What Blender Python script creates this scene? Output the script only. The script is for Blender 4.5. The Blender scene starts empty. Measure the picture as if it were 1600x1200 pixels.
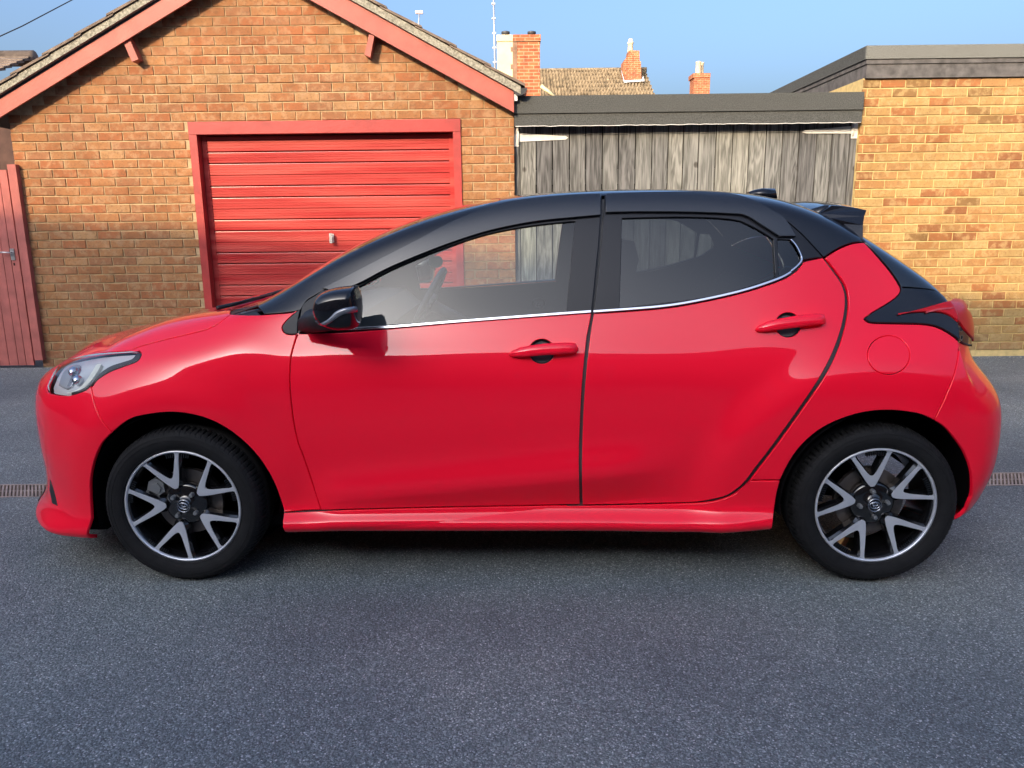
import bpy, bmesh, math, random
import numpy as np
from math import sin, cos, tan, pi, radians, sqrt, atan2
from mathutils import Vector, Matrix
from mathutils.bvhtree import BVHTree
from mathutils.geometry import delaunay_2d_cdt
random.seed(7)
SC = bpy.context.scene
COL = SC.collection

# ------------------------------------------------------------------ camera
FPX, PITCH, ROLL, CAMH = 1208.0, 0.2103, 0.0118, 1.341
cam = bpy.data.cameras.new('camera')
cam.sensor_width = 36.0
cam.lens = FPX / 1600.0 * 36.0
cam.clip_start = 0.05
cam.clip_end = 3000
cam_ob = bpy.data.objects.new('camera', cam)
COL.objects.link(cam_ob)
cam_ob.matrix_world = (Matrix.Translation((0, 0, CAMH)) @ Matrix.Rotation(pi / 2 - PITCH, 4, 'X')
                       @ Matrix.Rotation(-ROLL, 4, 'Z'))
SC.camera = cam_ob

# ------------------------------------------------------------------ sky and sun
SUN_EL, SUN_AZ = 24.0, 28.0      # degrees; azimuth measured from straight behind the camera towards its left
world = bpy.data.worlds.new('World')
SC.world = world
world.use_nodes = True
nt = world.node_tree
sky = nt.nodes.new('ShaderNodeTexSky')
sky.sky_type = 'NISHITA'
sky.sun_disc = False
sky.sun_elevation = radians(SUN_EL)
to_sun = Vector((-sin(radians(SUN_AZ)) * cos(radians(SUN_EL)), -cos(radians(SUN_AZ)) * cos(radians(SUN_EL)), sin(radians(SUN_EL))))
sky.sun_rotation = atan2(to_sun.x, to_sun.y)
sky.air_density = 1.0
sky.dust_density = 9.0
sky.ozone_density = 5.0
bg = nt.nodes['Background']
bg.inputs['Strength'].default_value = 0.15
nt.links.new(sky.outputs[0], bg.inputs['Color'])
sl = bpy.data.lights.new('sun', 'SUN')
sl.energy = 2.0
sl.angle = radians(0.6)
sl.color = (1.0, 0.74, 0.46)
sun = bpy.data.objects.new('sun', sl)
COL.objects.link(sun)
sun.rotation_euler = to_sun.to_track_quat('Z', 'Y').to_euler()
SC.view_settings.view_transform = 'Standard'
SC.view_settings.look = 'None'
SC.view_settings.gamma = 1
SC.view_settings.use_curve_mapping = False
SC.view_settings.exposure = 1.5
SC.render.engine = 'CYCLES'
SC.cycles.max_bounces = 10
SC.cycles.transparent_max_bounces = 16
SC.cycles.caustics_reflective = False
SC.cycles.caustics_refractive = False
SC.cycles.sample_clamp_indirect = 6

# ------------------------------------------------------------------ helpers
def px_ray(px, py):
    a, b = px - 800.0, 600.0 - py
    x = a * cos(ROLL) + b * sin(ROLL)
    y = -a * sin(ROLL) + b * cos(ROLL)
    return Vector((x, FPX * cos(PITCH) + y * sin(PITCH), -FPX * sin(PITCH) + y * cos(PITCH))) / FPX

def at(px, py, Y):
    d = px_ray(px, py)
    t = Y / d.y
    return Vector((d.x * t, Y, CAMH + d.z * t))

def on_ground(px, py, z=0.0):
    d = px_ray(px, py)
    t = (z - CAMH) / d.z
    return Vector((d.x * t, d.y * t, z))

def tag(o, label=None, cat=None, group=None, kind=None):
    if label: o['label'] = label
    if cat: o['category'] = cat
    if group: o['group'] = group
    if kind: o['kind'] = kind
    return o

def empty(name, loc, label, cat, group=None, rz=0.0):
    o = bpy.data.objects.new(name, None)
    o.location = loc
    o.rotation_euler = (0, 0, rz)
    o.empty_display_size = 0.2
    COL.objects.link(o)
    return tag(o, label, cat, group)

def link(name, me, mat=None, parent=None, loc=None):
    o = bpy.data.objects.new(name, me)
    if mat is not None and not me.materials:
        for m in (mat if isinstance(mat, (list, tuple)) else [mat]):
            me.materials.append(m)
    if parent is not None:
        o.parent = parent
    if loc is not None:
        o.location = loc
    COL.objects.link(o)
    return o

class MB:
    """collects simple solids and links them as one mesh object"""
    def __init__(s):
        s.v, s.f, s.m, s.sm = [], [], [], []
    def add(s, vs, fs, mi=0, smooth=False):
        n = len(s.v)
        s.v += [tuple(v) for v in vs]
        for f in fs:
            s.f.append([i + n for i in f]); s.m.append(mi); s.sm.append(smooth)
    def box(s, lo, hi, mi=0, M=None):
        (x0, y0, z0), (x1, y1, z1) = lo, hi
        v = [Vector(p) for p in ((x0,y0,z0),(x1,y0,z0),(x1,y1,z0),(x0,y1,z0),(x0,y0,z1),(x1,y0,z1),(x1,y1,z1),(x0,y1,z1))]
        if M is not None: v = [M @ p for p in v]
        s.add(v, [(0,3,2,1),(4,5,6,7),(0,1,5,4),(1,2,6,5),(2,3,7,6),(3,0,4,7)], mi)
    def prism(s, pts, y0, y1, mi=0, M=None):
        """pts: (x,z) outline, extruded along y"""
        a = sum(pts[i][0] * pts[(i+1) % len(pts)][1] - pts[(i+1) % len(pts)][0] * pts[i][1] for i in range(len(pts)))
        if a < 0: pts = pts[::-1]
        n = len(pts)
        v = [Vector((p[0], y0, p[1])) for p in pts] + [Vector((p[0], y1, p[1])) for p in pts]
        if M is not None: v = [M @ p for p in v]
        fs = [tuple(range(n)), tuple(range(2 * n - 1, n - 1, -1))]
        for i in range(n):
            j = (i + 1) % n
            fs.append((i, i + n, j + n, j))
        s.add(v, fs, mi)
    def tube(s, pts, r, n=8, mi=0, caps=True):
        pts = [Vector(p) for p in pts]
        rs = r if isinstance(r, (list, tuple)) else [r] * len(pts)
        vs = []
        up = Vector((0, 0, 1))
        for i, p in enumerate(pts):
            t = (pts[min(i + 1, len(pts) - 1)] - pts[max(i - 1, 0)]).normalized()
            a = t.cross(up)
            if a.length < 1e-3: a = t.cross(Vector((1, 0, 0)))
            a.normalize(); b = a.cross(t)
            for k in range(n):
                q = 2 * pi * k / n
                vs.append(p + (a * cos(q) + b * sin(q)) * rs[i])
        fs = []
        for i in range(len(pts) - 1):
            for k in range(n):
                k2 = (k + 1) % n
                fs.append((i*n+k, i*n+k2, (i+1)*n+k2, (i+1)*n+k))
        if caps:
            fs.append(tuple(range(n))[::-1]); fs.append(tuple((len(pts)-1)*n + k for k in range(n)))
        s.add(vs, fs, mi, True)
    def lathe(s, prof, n, c, mi=0, axis='y', smooth=True, closed=False):
        """prof: (r, a) pairs, revolved about axis"""
        vs = []
        for (r, a) in prof:
            for k in range(n):
                q = 2 * pi * k / n
                if axis == 'y': p = (c[0] + r * cos(q), c[1] + a, c[2] + r * sin(q))
                elif axis == 'z': p = (c[0] + r * cos(q), c[1] + r * sin(q), c[2] + a)
                else: p = (c[0] + a, c[1] + r * cos(q), c[2] + r * sin(q))
                vs.append(p)
        fs = []
        m = len(prof)
        for i in range(m if closed else m - 1):
            i2 = (i + 1) % m
            for k in range(n):
                k2 = (k + 1) % n
                fs.append((i*n+k, i*n+k2, i2*n+k2, i2*n+k))
        s.add(vs, fs, mi, smooth)
    def mesh(s, name):
        me = bpy.data.meshes.new(name)
        me.from_pydata(s.v, [], s.f)
        me.polygons.foreach_set('material_index', s.m)
        me.polygons.foreach_set('use_smooth', s.sm)
        me.update()
        return me
    def build(s, name, mats, parent=None, loc=None, fix=False):
        me = s.mesh(name)
        if fix:
            bm = bmesh.new(); bm.from_mesh(me)
            bmesh.ops.recalc_face_normals(bm, faces=bm.faces)
            bm.to_mesh(me); bm.free()
        return link(name, me, mats, parent, loc)

# ------------------------------------------------------------------ materials
def new_mat(name):
    m = bpy.data.materials.new(name); m.use_nodes = True
    return m, m.node_tree, m.node_tree.nodes['Principled BSDF']

def pmat(name, col, rough=0.5, metal=0.0, coat=0.0, spec=0.5, noise=0.0, nscale=20.0, bump=0.0, bscale=60.0, coatr=0.02):
    m, t, b = new_mat(name)
    b.inputs['Base Color'].default_value = (*col, 1)
    b.inputs['Roughness'].default_value = rough
    b.inputs['Metallic'].default_value = metal
    b.inputs['Coat Weight'].default_value = coat
    b.inputs['Coat Roughness'].default_value = coatr
    b.inputs['Coat IOR'].default_value = 1.47 if coat >= 1 else 1.5
    b.inputs['Specular IOR Level'].default_value = spec
    if noise > 0:
        n = t.nodes.new('ShaderNodeTexNoise'); n.inputs['Scale'].default_value = nscale; n.inputs['Detail'].default_value = 6
        tc = t.nodes.new('ShaderNodeTexCoord'); t.links.new(tc.outputs['Object'], n.inputs['Vector'])
        mx = t.nodes.new('ShaderNodeMix'); mx.data_type = 'RGBA'
        mx.inputs[6].default_value = (*[c * (1 - noise) for c in col], 1)
        mx.inputs[7].default_value = (*[min(1, c * (1 + noise)) for c in col], 1)
        cr = t.nodes.new('ShaderNodeMapRange'); cr.inputs[1].default_value = .3; cr.inputs[2].default_value = .7
        t.links.new(n.outputs['Fac'], cr.inputs[0])
        t.links.new(cr.outputs[0], mx.inputs[0]); t.links.new(mx.outputs[2], b.inputs['Base Color'])
    if bump > 0:
        n2 = t.nodes.new('ShaderNodeTexNoise'); n2.inputs['Scale'].default_value = bscale; n2.inputs['Detail'].default_value = 5
        tc2 = t.nodes.new('ShaderNodeTexCoord'); t.links.new(tc2.outputs['Object'], n2.inputs['Vector'])
        bp = t.nodes.new('ShaderNodeBump'); bp.inputs['Strength'].default_value = bump; bp.inputs['Distance'].default_value = 0.01
        t.links.new(n2.outputs['Fac'], bp.inputs['Height']); t.links.new(bp.outputs[0], b.inputs['Normal'])
    return m

def glass_mat(name, tint, refl=(1, 1, 1), ior=1.5, rough=0.0, boost=1.0):
    m = bpy.data.materials.new(name); m.use_nodes = True
    t = m.node_tree; t.nodes.clear()
    out = t.nodes.new('ShaderNodeOutputMaterial')
    tr = t.nodes.new('ShaderNodeBsdfTransparent'); tr.inputs[0].default_value = (*tint, 1)
    gl = t.nodes.new('ShaderNodeBsdfGlossy'); gl.inputs[0].default_value = (*refl, 1); gl.inputs['Roughness'].default_value = rough
    fr = t.nodes.new('ShaderNodeFresnel'); fr.inputs[0].default_value = ior
    mu = t.nodes.new('ShaderNodeMath'); mu.operation = 'MULTIPLY'; mu.inputs[1].default_value = boost; mu.use_clamp = True
    mx = t.nodes.new('ShaderNodeMixShader')
    t.links.new(fr.outputs[0], mu.inputs[0]); t.links.new(mu.outputs[0], mx.inputs[0])
    t.links.new(tr.outputs[0], mx.inputs[1]); t.links.new(gl.outputs[0], mx.inputs[2])
    t.links.new(mx.outputs[0], out.inputs[0])
    return m
# ================================================================== SETTING
YW = 7.30                                    # front face of the garage walls
rnd = random.Random(11)

# ---- asphalt
m, t, b = new_mat('asphalt')
tc = t.nodes.new('ShaderNodeTexCoord')
def vor(scale, feat='F1', rand=1.0):
    v = t.nodes.new('ShaderNodeTexVoronoi'); v.inputs['Scale'].default_value = scale; v.feature = feat
    v.inputs['Randomness'].default_value = rand
    t.links.new(tc.outputs['Object'], v.inputs['Vector']); return v
def noi(scale, detail=4, rough=.5):
    n = t.nodes.new('ShaderNodeTexNoise'); n.inputs['Scale'].default_value = scale; n.inputs['Detail'].default_value = detail
    n.inputs['Roughness'].default_value = rough
    t.links.new(tc.outputs['Object'], n.inputs['Vector']); return n
def ramp(fac, stops):
    r = t.nodes.new('ShaderNodeValToRGB'); e = r.color_ramp.elements
    e[0].position, e[0].color = stops[0][0], (*stops[0][1], 1)
    e[1].position, e[1].color = stops[-1][0], (*stops[-1][1], 1)
    for p, c in stops[1:-1]:
        q = e.new(p); q.color = (*c, 1)
    t.links.new(fac, r.inputs[0]); return r
def mixc(a, b_, fac, mode='MIX'):
    x = t.nodes.new('ShaderNodeMix'); x.data_type = 'RGBA'; x.blend_type = mode
    for i, s in ((6, a), (7, b_)):
        if isinstance(s, tuple): x.inputs[i].default_value = (*s, 1)
        else: t.links.new(s, x.inputs[i])
    if isinstance(fac, float): x.inputs[0].default_value = fac
    else: t.links.new(fac, x.inputs[0])
    return x
v1 = vor(118.0); v2 = vor(250.0); sep = t.nodes.new('ShaderNodeSeparateColor'); t.links.new(v1.outputs['Color'], sep.inputs[0])
sep2 = t.nodes.new('ShaderNodeSeparateColor'); t.links.new(v2.outputs['Color'], sep2.inputs[0])
c1 = ramp(sep.outputs[0], [(0, (0.071,0.082,0.086)), (.55, (0.137,0.156,0.159)), (.85, (0.230,0.262,0.261)), (.965, (0.345,0.389,0.383)), (.988, (0.600,0.600,0.600))])
c2 = ramp(sep2.outputs[0], [(0, (0.064,0.075,0.077)), (.7, (0.159,0.181,0.182)), (.97, (0.302,0.343,0.339)), (.992, (0.600,0.600,0.600))])
chip = t.nodes.new('ShaderNodeMapRange'); chip.inputs[1].default_value = .0028*1.0; chip.inputs[2].default_value = .55; chip.inputs[3].default_value = 1; chip.inputs[4].default_value = 0
t.links.new(v1.outputs['Distance'], chip.inputs[0])
base = mixc(c2.outputs[0], c1.outputs[0], chip.outputs[0])
pn = noi(.9, 5, .6); pr = ramp(pn.outputs['Fac'], [(.28, (.68,.70,.74)), (.5, (1,1,1)), (.72, (1.34,1.28,1.20))])
pn2 = noi(.22, 3, .5); pr2 = ramp(pn2.outputs['Fac'], [(.35, (.86,.88,.92)), (.65, (1.14,1.12,1.08))])
base2 = mixc(mixc(base.outputs[2], pr.outputs[0], 1.0, 'MULTIPLY').outputs[2], pr2.outputs[0], 1.0, 'MULTIPLY')
t.links.new(base2.outputs[2], b.inputs['Base Color'])
b.inputs['Roughness'].default_value = .72
b.inputs['Specular IOR Level'].default_value = .45
n3 = noi(34, 6, .7)
inv = t.nodes.new('ShaderNodeMath'); inv.operation = 'MULTIPLY_ADD'; inv.inputs[1].default_value = -1.3
t.links.new(v1.outputs['Distance'], inv.inputs[0]); t.links.new(n3.outputs['Fac'], inv.inputs[2])
inv2 = t.nodes.new('ShaderNodeMath'); inv2.operation = 'MULTIPLY_ADD'; inv2.inputs[1].default_value = -.5
t.links.new(v2.outputs['Distance'], inv2.inputs[0]); t.links.new(inv.outputs[0], inv2.inputs[2])
bp = t.nodes.new('ShaderNodeBump'); bp.inputs['Strength'].default_value = .6; bp.inputs['Distance'].default_value = .005
t.links.new(inv2.outputs[0], bp.inputs['Height']); t.links.new(bp.outputs[0], b.inputs['Normal'])
ASPH = m
YD0, YD1 = on_ground(20, 777).y, on_ground(20, 757).y
g = MB()
R_ = 400
g.add([(-R_,-R_,0),(R_,-R_,0),(R_,YD0,0),(-R_,YD0,0)], [(0,1,2,3)])
g.add([(-R_,YD1,0),(R_,YD1,0),(R_,R_,0),(-R_,R_,0)], [(0,1,2,3)])
g.add([(-R_,YD0,0),(-12,YD0,0),(-12,YD1,0),(-R_,YD1,0)], [(0,1,2,3)])
g.add([(12,YD0,0),(R_,YD0,0),(R_,YD1,0),(12,YD1,0)], [(0,1,2,3)])
tag(g.build('ground', ASPH), 'dark asphalt yard in front of the garages', kind='structure')
# loose pale chips lying on the tarmac, and grit along the foot of the walls
rg = random.Random(21); g = MB()
def chip(x, y, r):
    a = rg.uniform(0, 6.28); n = 5; h = r*rg.uniform(.5,.9)
    b0 = [(x+r*cos(a+2*pi*k/n)*rg.uniform(.7,1.2), y+r*sin(a+2*pi*k/n)*rg.uniform(.7,1.2), .0005) for k in range(n)]
    g.add(b0+[(x+r*.2, y, h)], [(k, (k+1) % n, n) for k in range(n)])
for k in range(1500):
    y = rg.uniform(1.1, 7.1); x = rg.uniform(-1, 1)*(y*.75+.6)
    if YD0-.02 < y < YD1+.02: continue
    chip(x, y, rg.uniform(.0015,.0042))
for k in range(2600):
    x = rg.uniform(-5.4, 5.6); y = 7.27-abs(rg.gauss(0, .05)) if k % 3 else 7.25-abs(rg.gauss(0,.22))
    chip(x, y, rg.uniform(.002,.008))
tag(g.build('loose_grit', pmat('stone_grit', (.30,.29,.27), .9, noise=.5, nscale=40)), 'scattered pale grit lying on the tarmac', 'grit', kind='stuff')
# ---- drain channel across the yard, cast grating with slanted slots
IRON = pmat('rusty_cast_iron', (.30,.235,.20), .7, .0, noise=.35, nscale=9, bump=.3, bscale=90)
DARK = pmat('shade_black', (.004,.004,.004), 1.0, spec=0)  # near-black colour stands in for the shade inside hollows
dr = empty('drain_channel', (0, (YD0+YD1)/2, 0), 'long rusty slotted iron drain grating set across the tarmac under the car', 'drain')
dw = (YD1-YD0)
g = MB(); g.box((-12,-dw/2,-.09),(12,dw/2,-.07)); g.box((-12,-dw/2-.002,-.09),(12,-dw/2,0)); g.box((-12,dw/2,-.09),(12,dw/2+.002,0)); g.build('trough', DARK, dr, (0,0,0))
fr_ = MB(); fr_.box((-12,-dw/2,-.03),(12,-dw/2+.014,.002)); fr_.box((-12,dw/2-.014,-.03),(12,dw/2,.002)); fr_.box((-12,-.005,-.025),(12,.005,-.001))
fr_.build('grating_rail', IRON, dr, (0,0,0))
g = MB()
x = -12.0
while x < 12:
    M = Matrix.Translation((x, 0, 0)) @ Matrix(((1,.6 if x > 0 else -.6,0,0),(0,1,0,0),(0,0,1,0),(0,0,0,1)))
    g.box((-.0046,-dw/2+.012,-.0018),(.0046,dw/2-.012,.0), 0, M)
    x += .019
tag(g.build('grating_bar', IRON, dr, (0,0,0)), kind='stuff')

# ---- brick materials
def brick_mat(name, stops, attr, mott=(.30,.60), dark=(.17,.095,.05), pale=(.44,.275,.155), pamt=.30):
    global t, tc
    m, t, b = new_mat(name)
    tc = t.nodes.new('ShaderNodeTexCoord')
    if attr:
        a = t.nodes.new('ShaderNodeAttribute'); a.attribute_name = 'tone'; fac = a.outputs['Fac']
        vec = tc.outputs['Object']
    else:
        oi = t.nodes.new('ShaderNodeObjectInfo'); fac = oi.outputs['Random']
        ge = t.nodes.new('ShaderNodeNewGeometry'); vec = ge.outputs['Position']
    r = ramp(fac, stops)
    r.color_ramp.interpolation = 'CONSTANT'
    def nz(s, d, rg=.6):
        n = t.nodes.new('ShaderNodeTexNoise'); n.inputs['Scale'].default_value = s; n.inputs['Detail'].default_value = d; n.inputs['Roughness'].default_value = rg
        if attr:
            ge2 = t.nodes.new('ShaderNodeNewGeometry'); t.links.new(ge2.outputs['Position'], n.inputs['Vector'])
        else: t.links.new(vec, n.inputs['Vector'])
        return n
    n1 = nz(14, 3); n2 = nz(48, 6, .75); n3 = nz(160, 4, .7)
    mr = t.nodes.new('ShaderNodeMapRange'); mr.inputs[1].default_value = .48; mr.inputs[2].default_value = .62; mr.inputs[4].default_value = pamt*1.9
    t.links.new(n1.outputs['Fac'], mr.inputs[0])
    x1 = mixc(r.outputs[0], pale, mr.outputs[0])
    mr2 = t.nodes.new('ShaderNodeMapRange'); mr2.inputs[1].default_value = .50; mr2.inputs[2].default_value = .68; mr2.inputs[4].default_value = .95
    t.links.new(n2.outputs['Fac'], mr2.inputs[0])
    x2 = mixc(x1.outputs[2], dark, mr2.outputs[0])
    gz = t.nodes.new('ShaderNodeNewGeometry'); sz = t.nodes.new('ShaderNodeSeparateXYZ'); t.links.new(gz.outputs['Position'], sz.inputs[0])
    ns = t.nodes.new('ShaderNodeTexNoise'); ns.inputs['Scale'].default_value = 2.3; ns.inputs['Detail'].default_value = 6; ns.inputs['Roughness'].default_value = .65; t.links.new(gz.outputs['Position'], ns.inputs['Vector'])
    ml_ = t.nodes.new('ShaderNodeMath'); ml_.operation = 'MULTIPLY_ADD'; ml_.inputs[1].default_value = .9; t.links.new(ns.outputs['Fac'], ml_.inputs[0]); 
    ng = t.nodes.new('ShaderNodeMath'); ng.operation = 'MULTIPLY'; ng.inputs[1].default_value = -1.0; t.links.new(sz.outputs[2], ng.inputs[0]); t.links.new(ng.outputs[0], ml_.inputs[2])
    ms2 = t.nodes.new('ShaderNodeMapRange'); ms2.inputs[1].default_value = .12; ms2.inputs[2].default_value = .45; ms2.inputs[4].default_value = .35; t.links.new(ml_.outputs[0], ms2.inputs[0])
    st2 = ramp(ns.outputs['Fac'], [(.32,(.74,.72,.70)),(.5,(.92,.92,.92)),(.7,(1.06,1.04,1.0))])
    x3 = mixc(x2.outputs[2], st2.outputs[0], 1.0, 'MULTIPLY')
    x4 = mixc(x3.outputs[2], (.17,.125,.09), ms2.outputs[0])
    t.links.new(x4.outputs[2], b.inputs['Base Color'])
    b.inputs['Roughness'].default_value = .9; b.inputs['Specular IOR Level'].default_value = .2
    bp = t.nodes.new('ShaderNodeBump'); bp.inputs['Strength'].default_value = .55; bp.inputs['Distance'].default_value = .004
    ad = t.nodes.new('ShaderNodeMath'); ad.operation = 'ADD'; t.links.new(n2.outputs['Fac'], ad.inputs[0]); t.links.new(n3.outputs['Fac'], ad.inputs[1])
    t.links.new(ad.outputs[0], bp.inputs['Height']); t.links.new(bp.outputs[0], b.inputs['Normal'])
    return m
LST = [(0,(0.324,0.140,0.061)),(.25,(0.347,0.162,0.070)),(.45,(0.306,0.140,0.068)),(.62,(0.351,0.171,0.074)),(.78,(0.333,0.126,0.054)),(.95,(0.378,0.211,0.099))]
RST = [(0,(0.414,0.252,0.095)),(.25,(0.387,0.203,0.077)),(.42,(0.432,0.288,0.117)),(.60,(0.387,0.216,0.086)),(.74,(0.342,0.140,0.054)),(.87,(0.279,0.117,0.050)),(.96,(0.234,0.135,0.054))]
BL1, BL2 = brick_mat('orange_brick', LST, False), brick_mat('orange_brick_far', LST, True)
BR1, BR2 = brick_mat('buff_brick', RST, False, dark=(.28,.16,.07), pale=(.52,.37,.17)), brick_mat('buff_brick_far', RST, True, dark=(.28,.16,.07), pale=(.52,.37,.17))
MORT = pmat('mortar', (.43,.32,.185), .95, spec=.1, noise=.2, nscale=25, bump=.4, bscale=140)
MORTR = pmat('pale_mortar', (.58,.44,.20), .95, spec=.1, noise=.15, nscale=25, bump=.4, bscale=140)

def brick_variant(w, h, d, seed):
    r = random.Random(seed); c = .0035
    def j(): return r.uniform(-.0014, .0014)
    v = []
    for (x, z) in ((0,0),(w,0),(w,h),(0,h)):                       # back, front rim, front face
        v.append((x, d, z))
    for (x, z) in ((0,0),(w,0),(w,h),(0,h)): v.append((x+j(), c, z+j()))
    for (x, z) in ((c,c),(w-c,c),(w-c,h-c),(c,h-c)): v.append((x+j(), j(), z+j()))
    f = [(8,9,10,11)]
    for i in range(4):
        k = (i+1) % 4
        f.append((4+i, 4+k, 8+k, 8+i)); f.append((i, k, 4+k, 4+i))
    me = bpy.data.meshes.new('brick'); me.from_pydata(v, [], f); me.update()
    return me
BW, BH, JO = .215, .0695, .010
def bricks(parent, origin, x0, x1, z0, z1, mats, keep, visible, limit, seed, Yf, phase=0.0):
    """stretcher bond in the plane y=Yf between x0..x1; keep(x,z) tests the brick's corners"""
    full = [brick_variant(BW, BH, .03, seed+i) for i in range(8)]
    for me in full: me.materials.append(mats[0])
    cuts = {}
    r = random.Random(seed)
    lst = []
    row = 0; z = z0
    while z+BH <= z1+.001:
        x = x0 - (BW+JO)*(1+((row % 2)*.5+phase) % 1)
        while x < x1:
            a, b_ = max(x, x0), min(x+BW, x1)
            for (ka, kb) in keep(a, b_, z, z+BH):
                if kb-ka > .03: lst.append((ka, kb, z))
            x += BW+JO
        z += BH+JO; row += 1
    sc = sorted(lst, key=lambda q: -visible(q))
    mb = MB(); tones = []
    for n, (a, b_, z) in enumerate(sc):
        w = b_-a
        if n < limit and visible((a, b_, z)) > 0:
            if abs(w-BW) < .002: me = r.choice(full)
            else:
                key = round(w, 3)
                if key not in cuts:
                    cuts[key] = brick_variant(w, BH, .03, seed+int(w*5000)); cuts[key].materials.append(mats[0])
                me = cuts[key]
            o = bpy.data.objects.new('brick', me); o.parent = parent
            o.location = Vector((a, Yf-.004+r.uniform(-.0015,.0015), z+r.uniform(-.0015,.0015)))-origin
            COL.objects.link(o)
        else:
            v = [(a,Yf+.02,z),(b_,Yf+.02,z),(b_,Yf+.02,z+BH),(a,Yf+.02,z+BH),(a,Yf-.003,z),(b_,Yf-.003,z),(b_,Yf-.003,z+BH),(a,Yf-.003,z+BH)]
            mb.add([Vector(p)-origin for p in v], [(4,5,6,7),(0,1,5,4),(1,2,6,5),(2,3,7,6),(3,0,4,7)])
            tones += [r.random()]*8
    if mb.v:
        o = mb.build('brick', mats[1], parent, (0,0,0))
        at_ = o.data.attributes.new('tone', 'FLOAT', 'POINT'); at_.data.foreach_set('value', tones)
        tag(o, kind='stuff')

def proj_px(x, y, z):
    v = cam_ob.matrix_world.inverted() @ Vector((x, y, z))
    return 800+v.x/-v.z*FPX, 600-v.y/-v.z*FPX
# ---- gabled brick garage on the left
A = lambda x, y, Y=YW: at(x, y, Y)
gx0 = (A(8,190).x+A(45,400).x+A(70,555).x)/3
gx1 = A(803,200).x
YB = YW-.125                                   # front of the barge boards
bl0, bl1 = A(0,183,YB), A(299,0,YB); br0, br1 = A(800,174,YB), A(485,0,YB)
ml = (bl1.z-bl0.z)/(bl1.x-bl0.x); mr_ = (br1.z-br0.z)/(br1.x-br0.x)
apx = (bl0.z-br0.z - ml*bl0.x + mr_*br0.x)/(mr_-ml); apz = bl0.z+ml*(apx-bl0.x)
def under(x): return (apz-abs(x-apx)*(ml if x < apx else -mr_))     # lower edge of the boards
garage = empty('brick_garage', (gx0, YW, 0), 'orange brick garage with a pitched gable, red up-and-over door and pink-red barge boards', 'garage')
GO = Vector((gx0, YW, 0))
d_out = [A(292,192), A(718,187), A(325,480)]
dx0 = (A(292,195).x+A(320,440).x)/2; dx1 = (A(718,190).x+A(724,320).x)/2; dz1 = (A(400,189).z+A(700,186).z)/2
def keepL(a, b_, z0, z1):
    if z1 > under(a)+.10 and z1 > under(b_)+.10: return []
    if min(under(a), under(b_)) < z1-.11: return []
    if z0 < dz1-.01 and b_ > dx0 and a < dx1:
        out = []
        if a < dx0: out.append((a, dx0-.004))
        if b_ > dx1: out.append((dx1+.004, b_))
        return out
    return [(a, b_)]
CARTOP = [(0,640),(60,600),(120,560),(200,520),(350,490),(440,462),(560,395),(697,337),(820,308),(980,296),(1170,302),(1350,330),(1480,470),(1560,600),(1600,640)]
def visL(q):
    a, b_, z = q; px, py = proj_px((a+b_)/2, YW, z+.03)
    if px < -15 or px > 1615 or py < -12: return 0
    lim = np.interp(px, [c[0] for c in CARTOP], [c[1] for c in CARTOP])
    return 0 if py > lim+8 else (1000-abs(px-400)*.2 + py*.5)
z_top = (A(400,189).z)
rowz = dz1+.006-math.floor((dz1)/.0795)*.0795
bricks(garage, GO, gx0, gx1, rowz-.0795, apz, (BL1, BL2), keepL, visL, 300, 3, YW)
w = MB()
yb0, yb1 = YW+.0045, YW+.10
w.prism([(gx0,-.02),(dx0,-.02),(dx0,dz1),(gx0,dz1)], yb0, yb1); w.prism([(dx1,-.02),(gx1,-.02),(gx1,dz1),(dx1,dz1)], yb0, yb1)
w.prism([(gx0,dz1),(gx1,dz1),(gx1,under(gx1)+.10),(apx,apz+.10),(gx0,under(gx0)+.10)], yb0, yb1)
w.box((gx0,yb1,-.02),(gx0+.1,YW+5.6,under(gx0)+.05)); w.box((gx1-.1,yb1,-.02),(gx1,YW+5.6,under(gx1)+.05)); w.box((gx0,YW+5.5,-.02),(gx1,YW+5.6,2.3))
w.build('wall', MORT, garage, -GO)
PINKW = pmat('weathered_red_paint', (.36,.085,.062), .55, noise=.16, nscale=7, bump=.12, bscale=50)
REDD = pmat('red_door_paint', (.40,.022,.024), .27, noise=.17, nscale=2.2, bump=.04, bscale=40)
def streak(m_, c2, sc=(.35, 1, 7)):
    t_ = m_.node_tree; nn_ = [n for n in t_.nodes if n.type == 'TEX_NOISE'][0]; src = nn_.inputs['Vector'].links[0].from_socket
    mp_ = t_.nodes.new('ShaderNodeMapping'); mp_.inputs['Scale'].default_value = sc
    t_.links.new(src, mp_.inputs[0]); t_.links.new(mp_.outputs[0], nn_.inputs['Vector'])
    mx_ = [n for n in t_.nodes if n.type == 'MIX'][0]; mx_.inputs[7].default_value = (*c2, 1)
streak(REDD, (.50,.085,.07))
REDF = pmat('red_frame_paint', (.34,.028,.026), .5, noise=.22, nscale=9, bump=.15, bscale=70)
VERGE = pmat('mottled_mortar', (.26,.25,.20), .95, noise=.5, nscale=55, bump=.5, bscale=70)
TILE = pmat('brown_roof_tile', (.17,.13,.10), .9, noise=.35, nscale=12, bump=.4, bscale=60)
SOFF = pmat('dark_soffit', (.05,.035,.04), .8)
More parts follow.
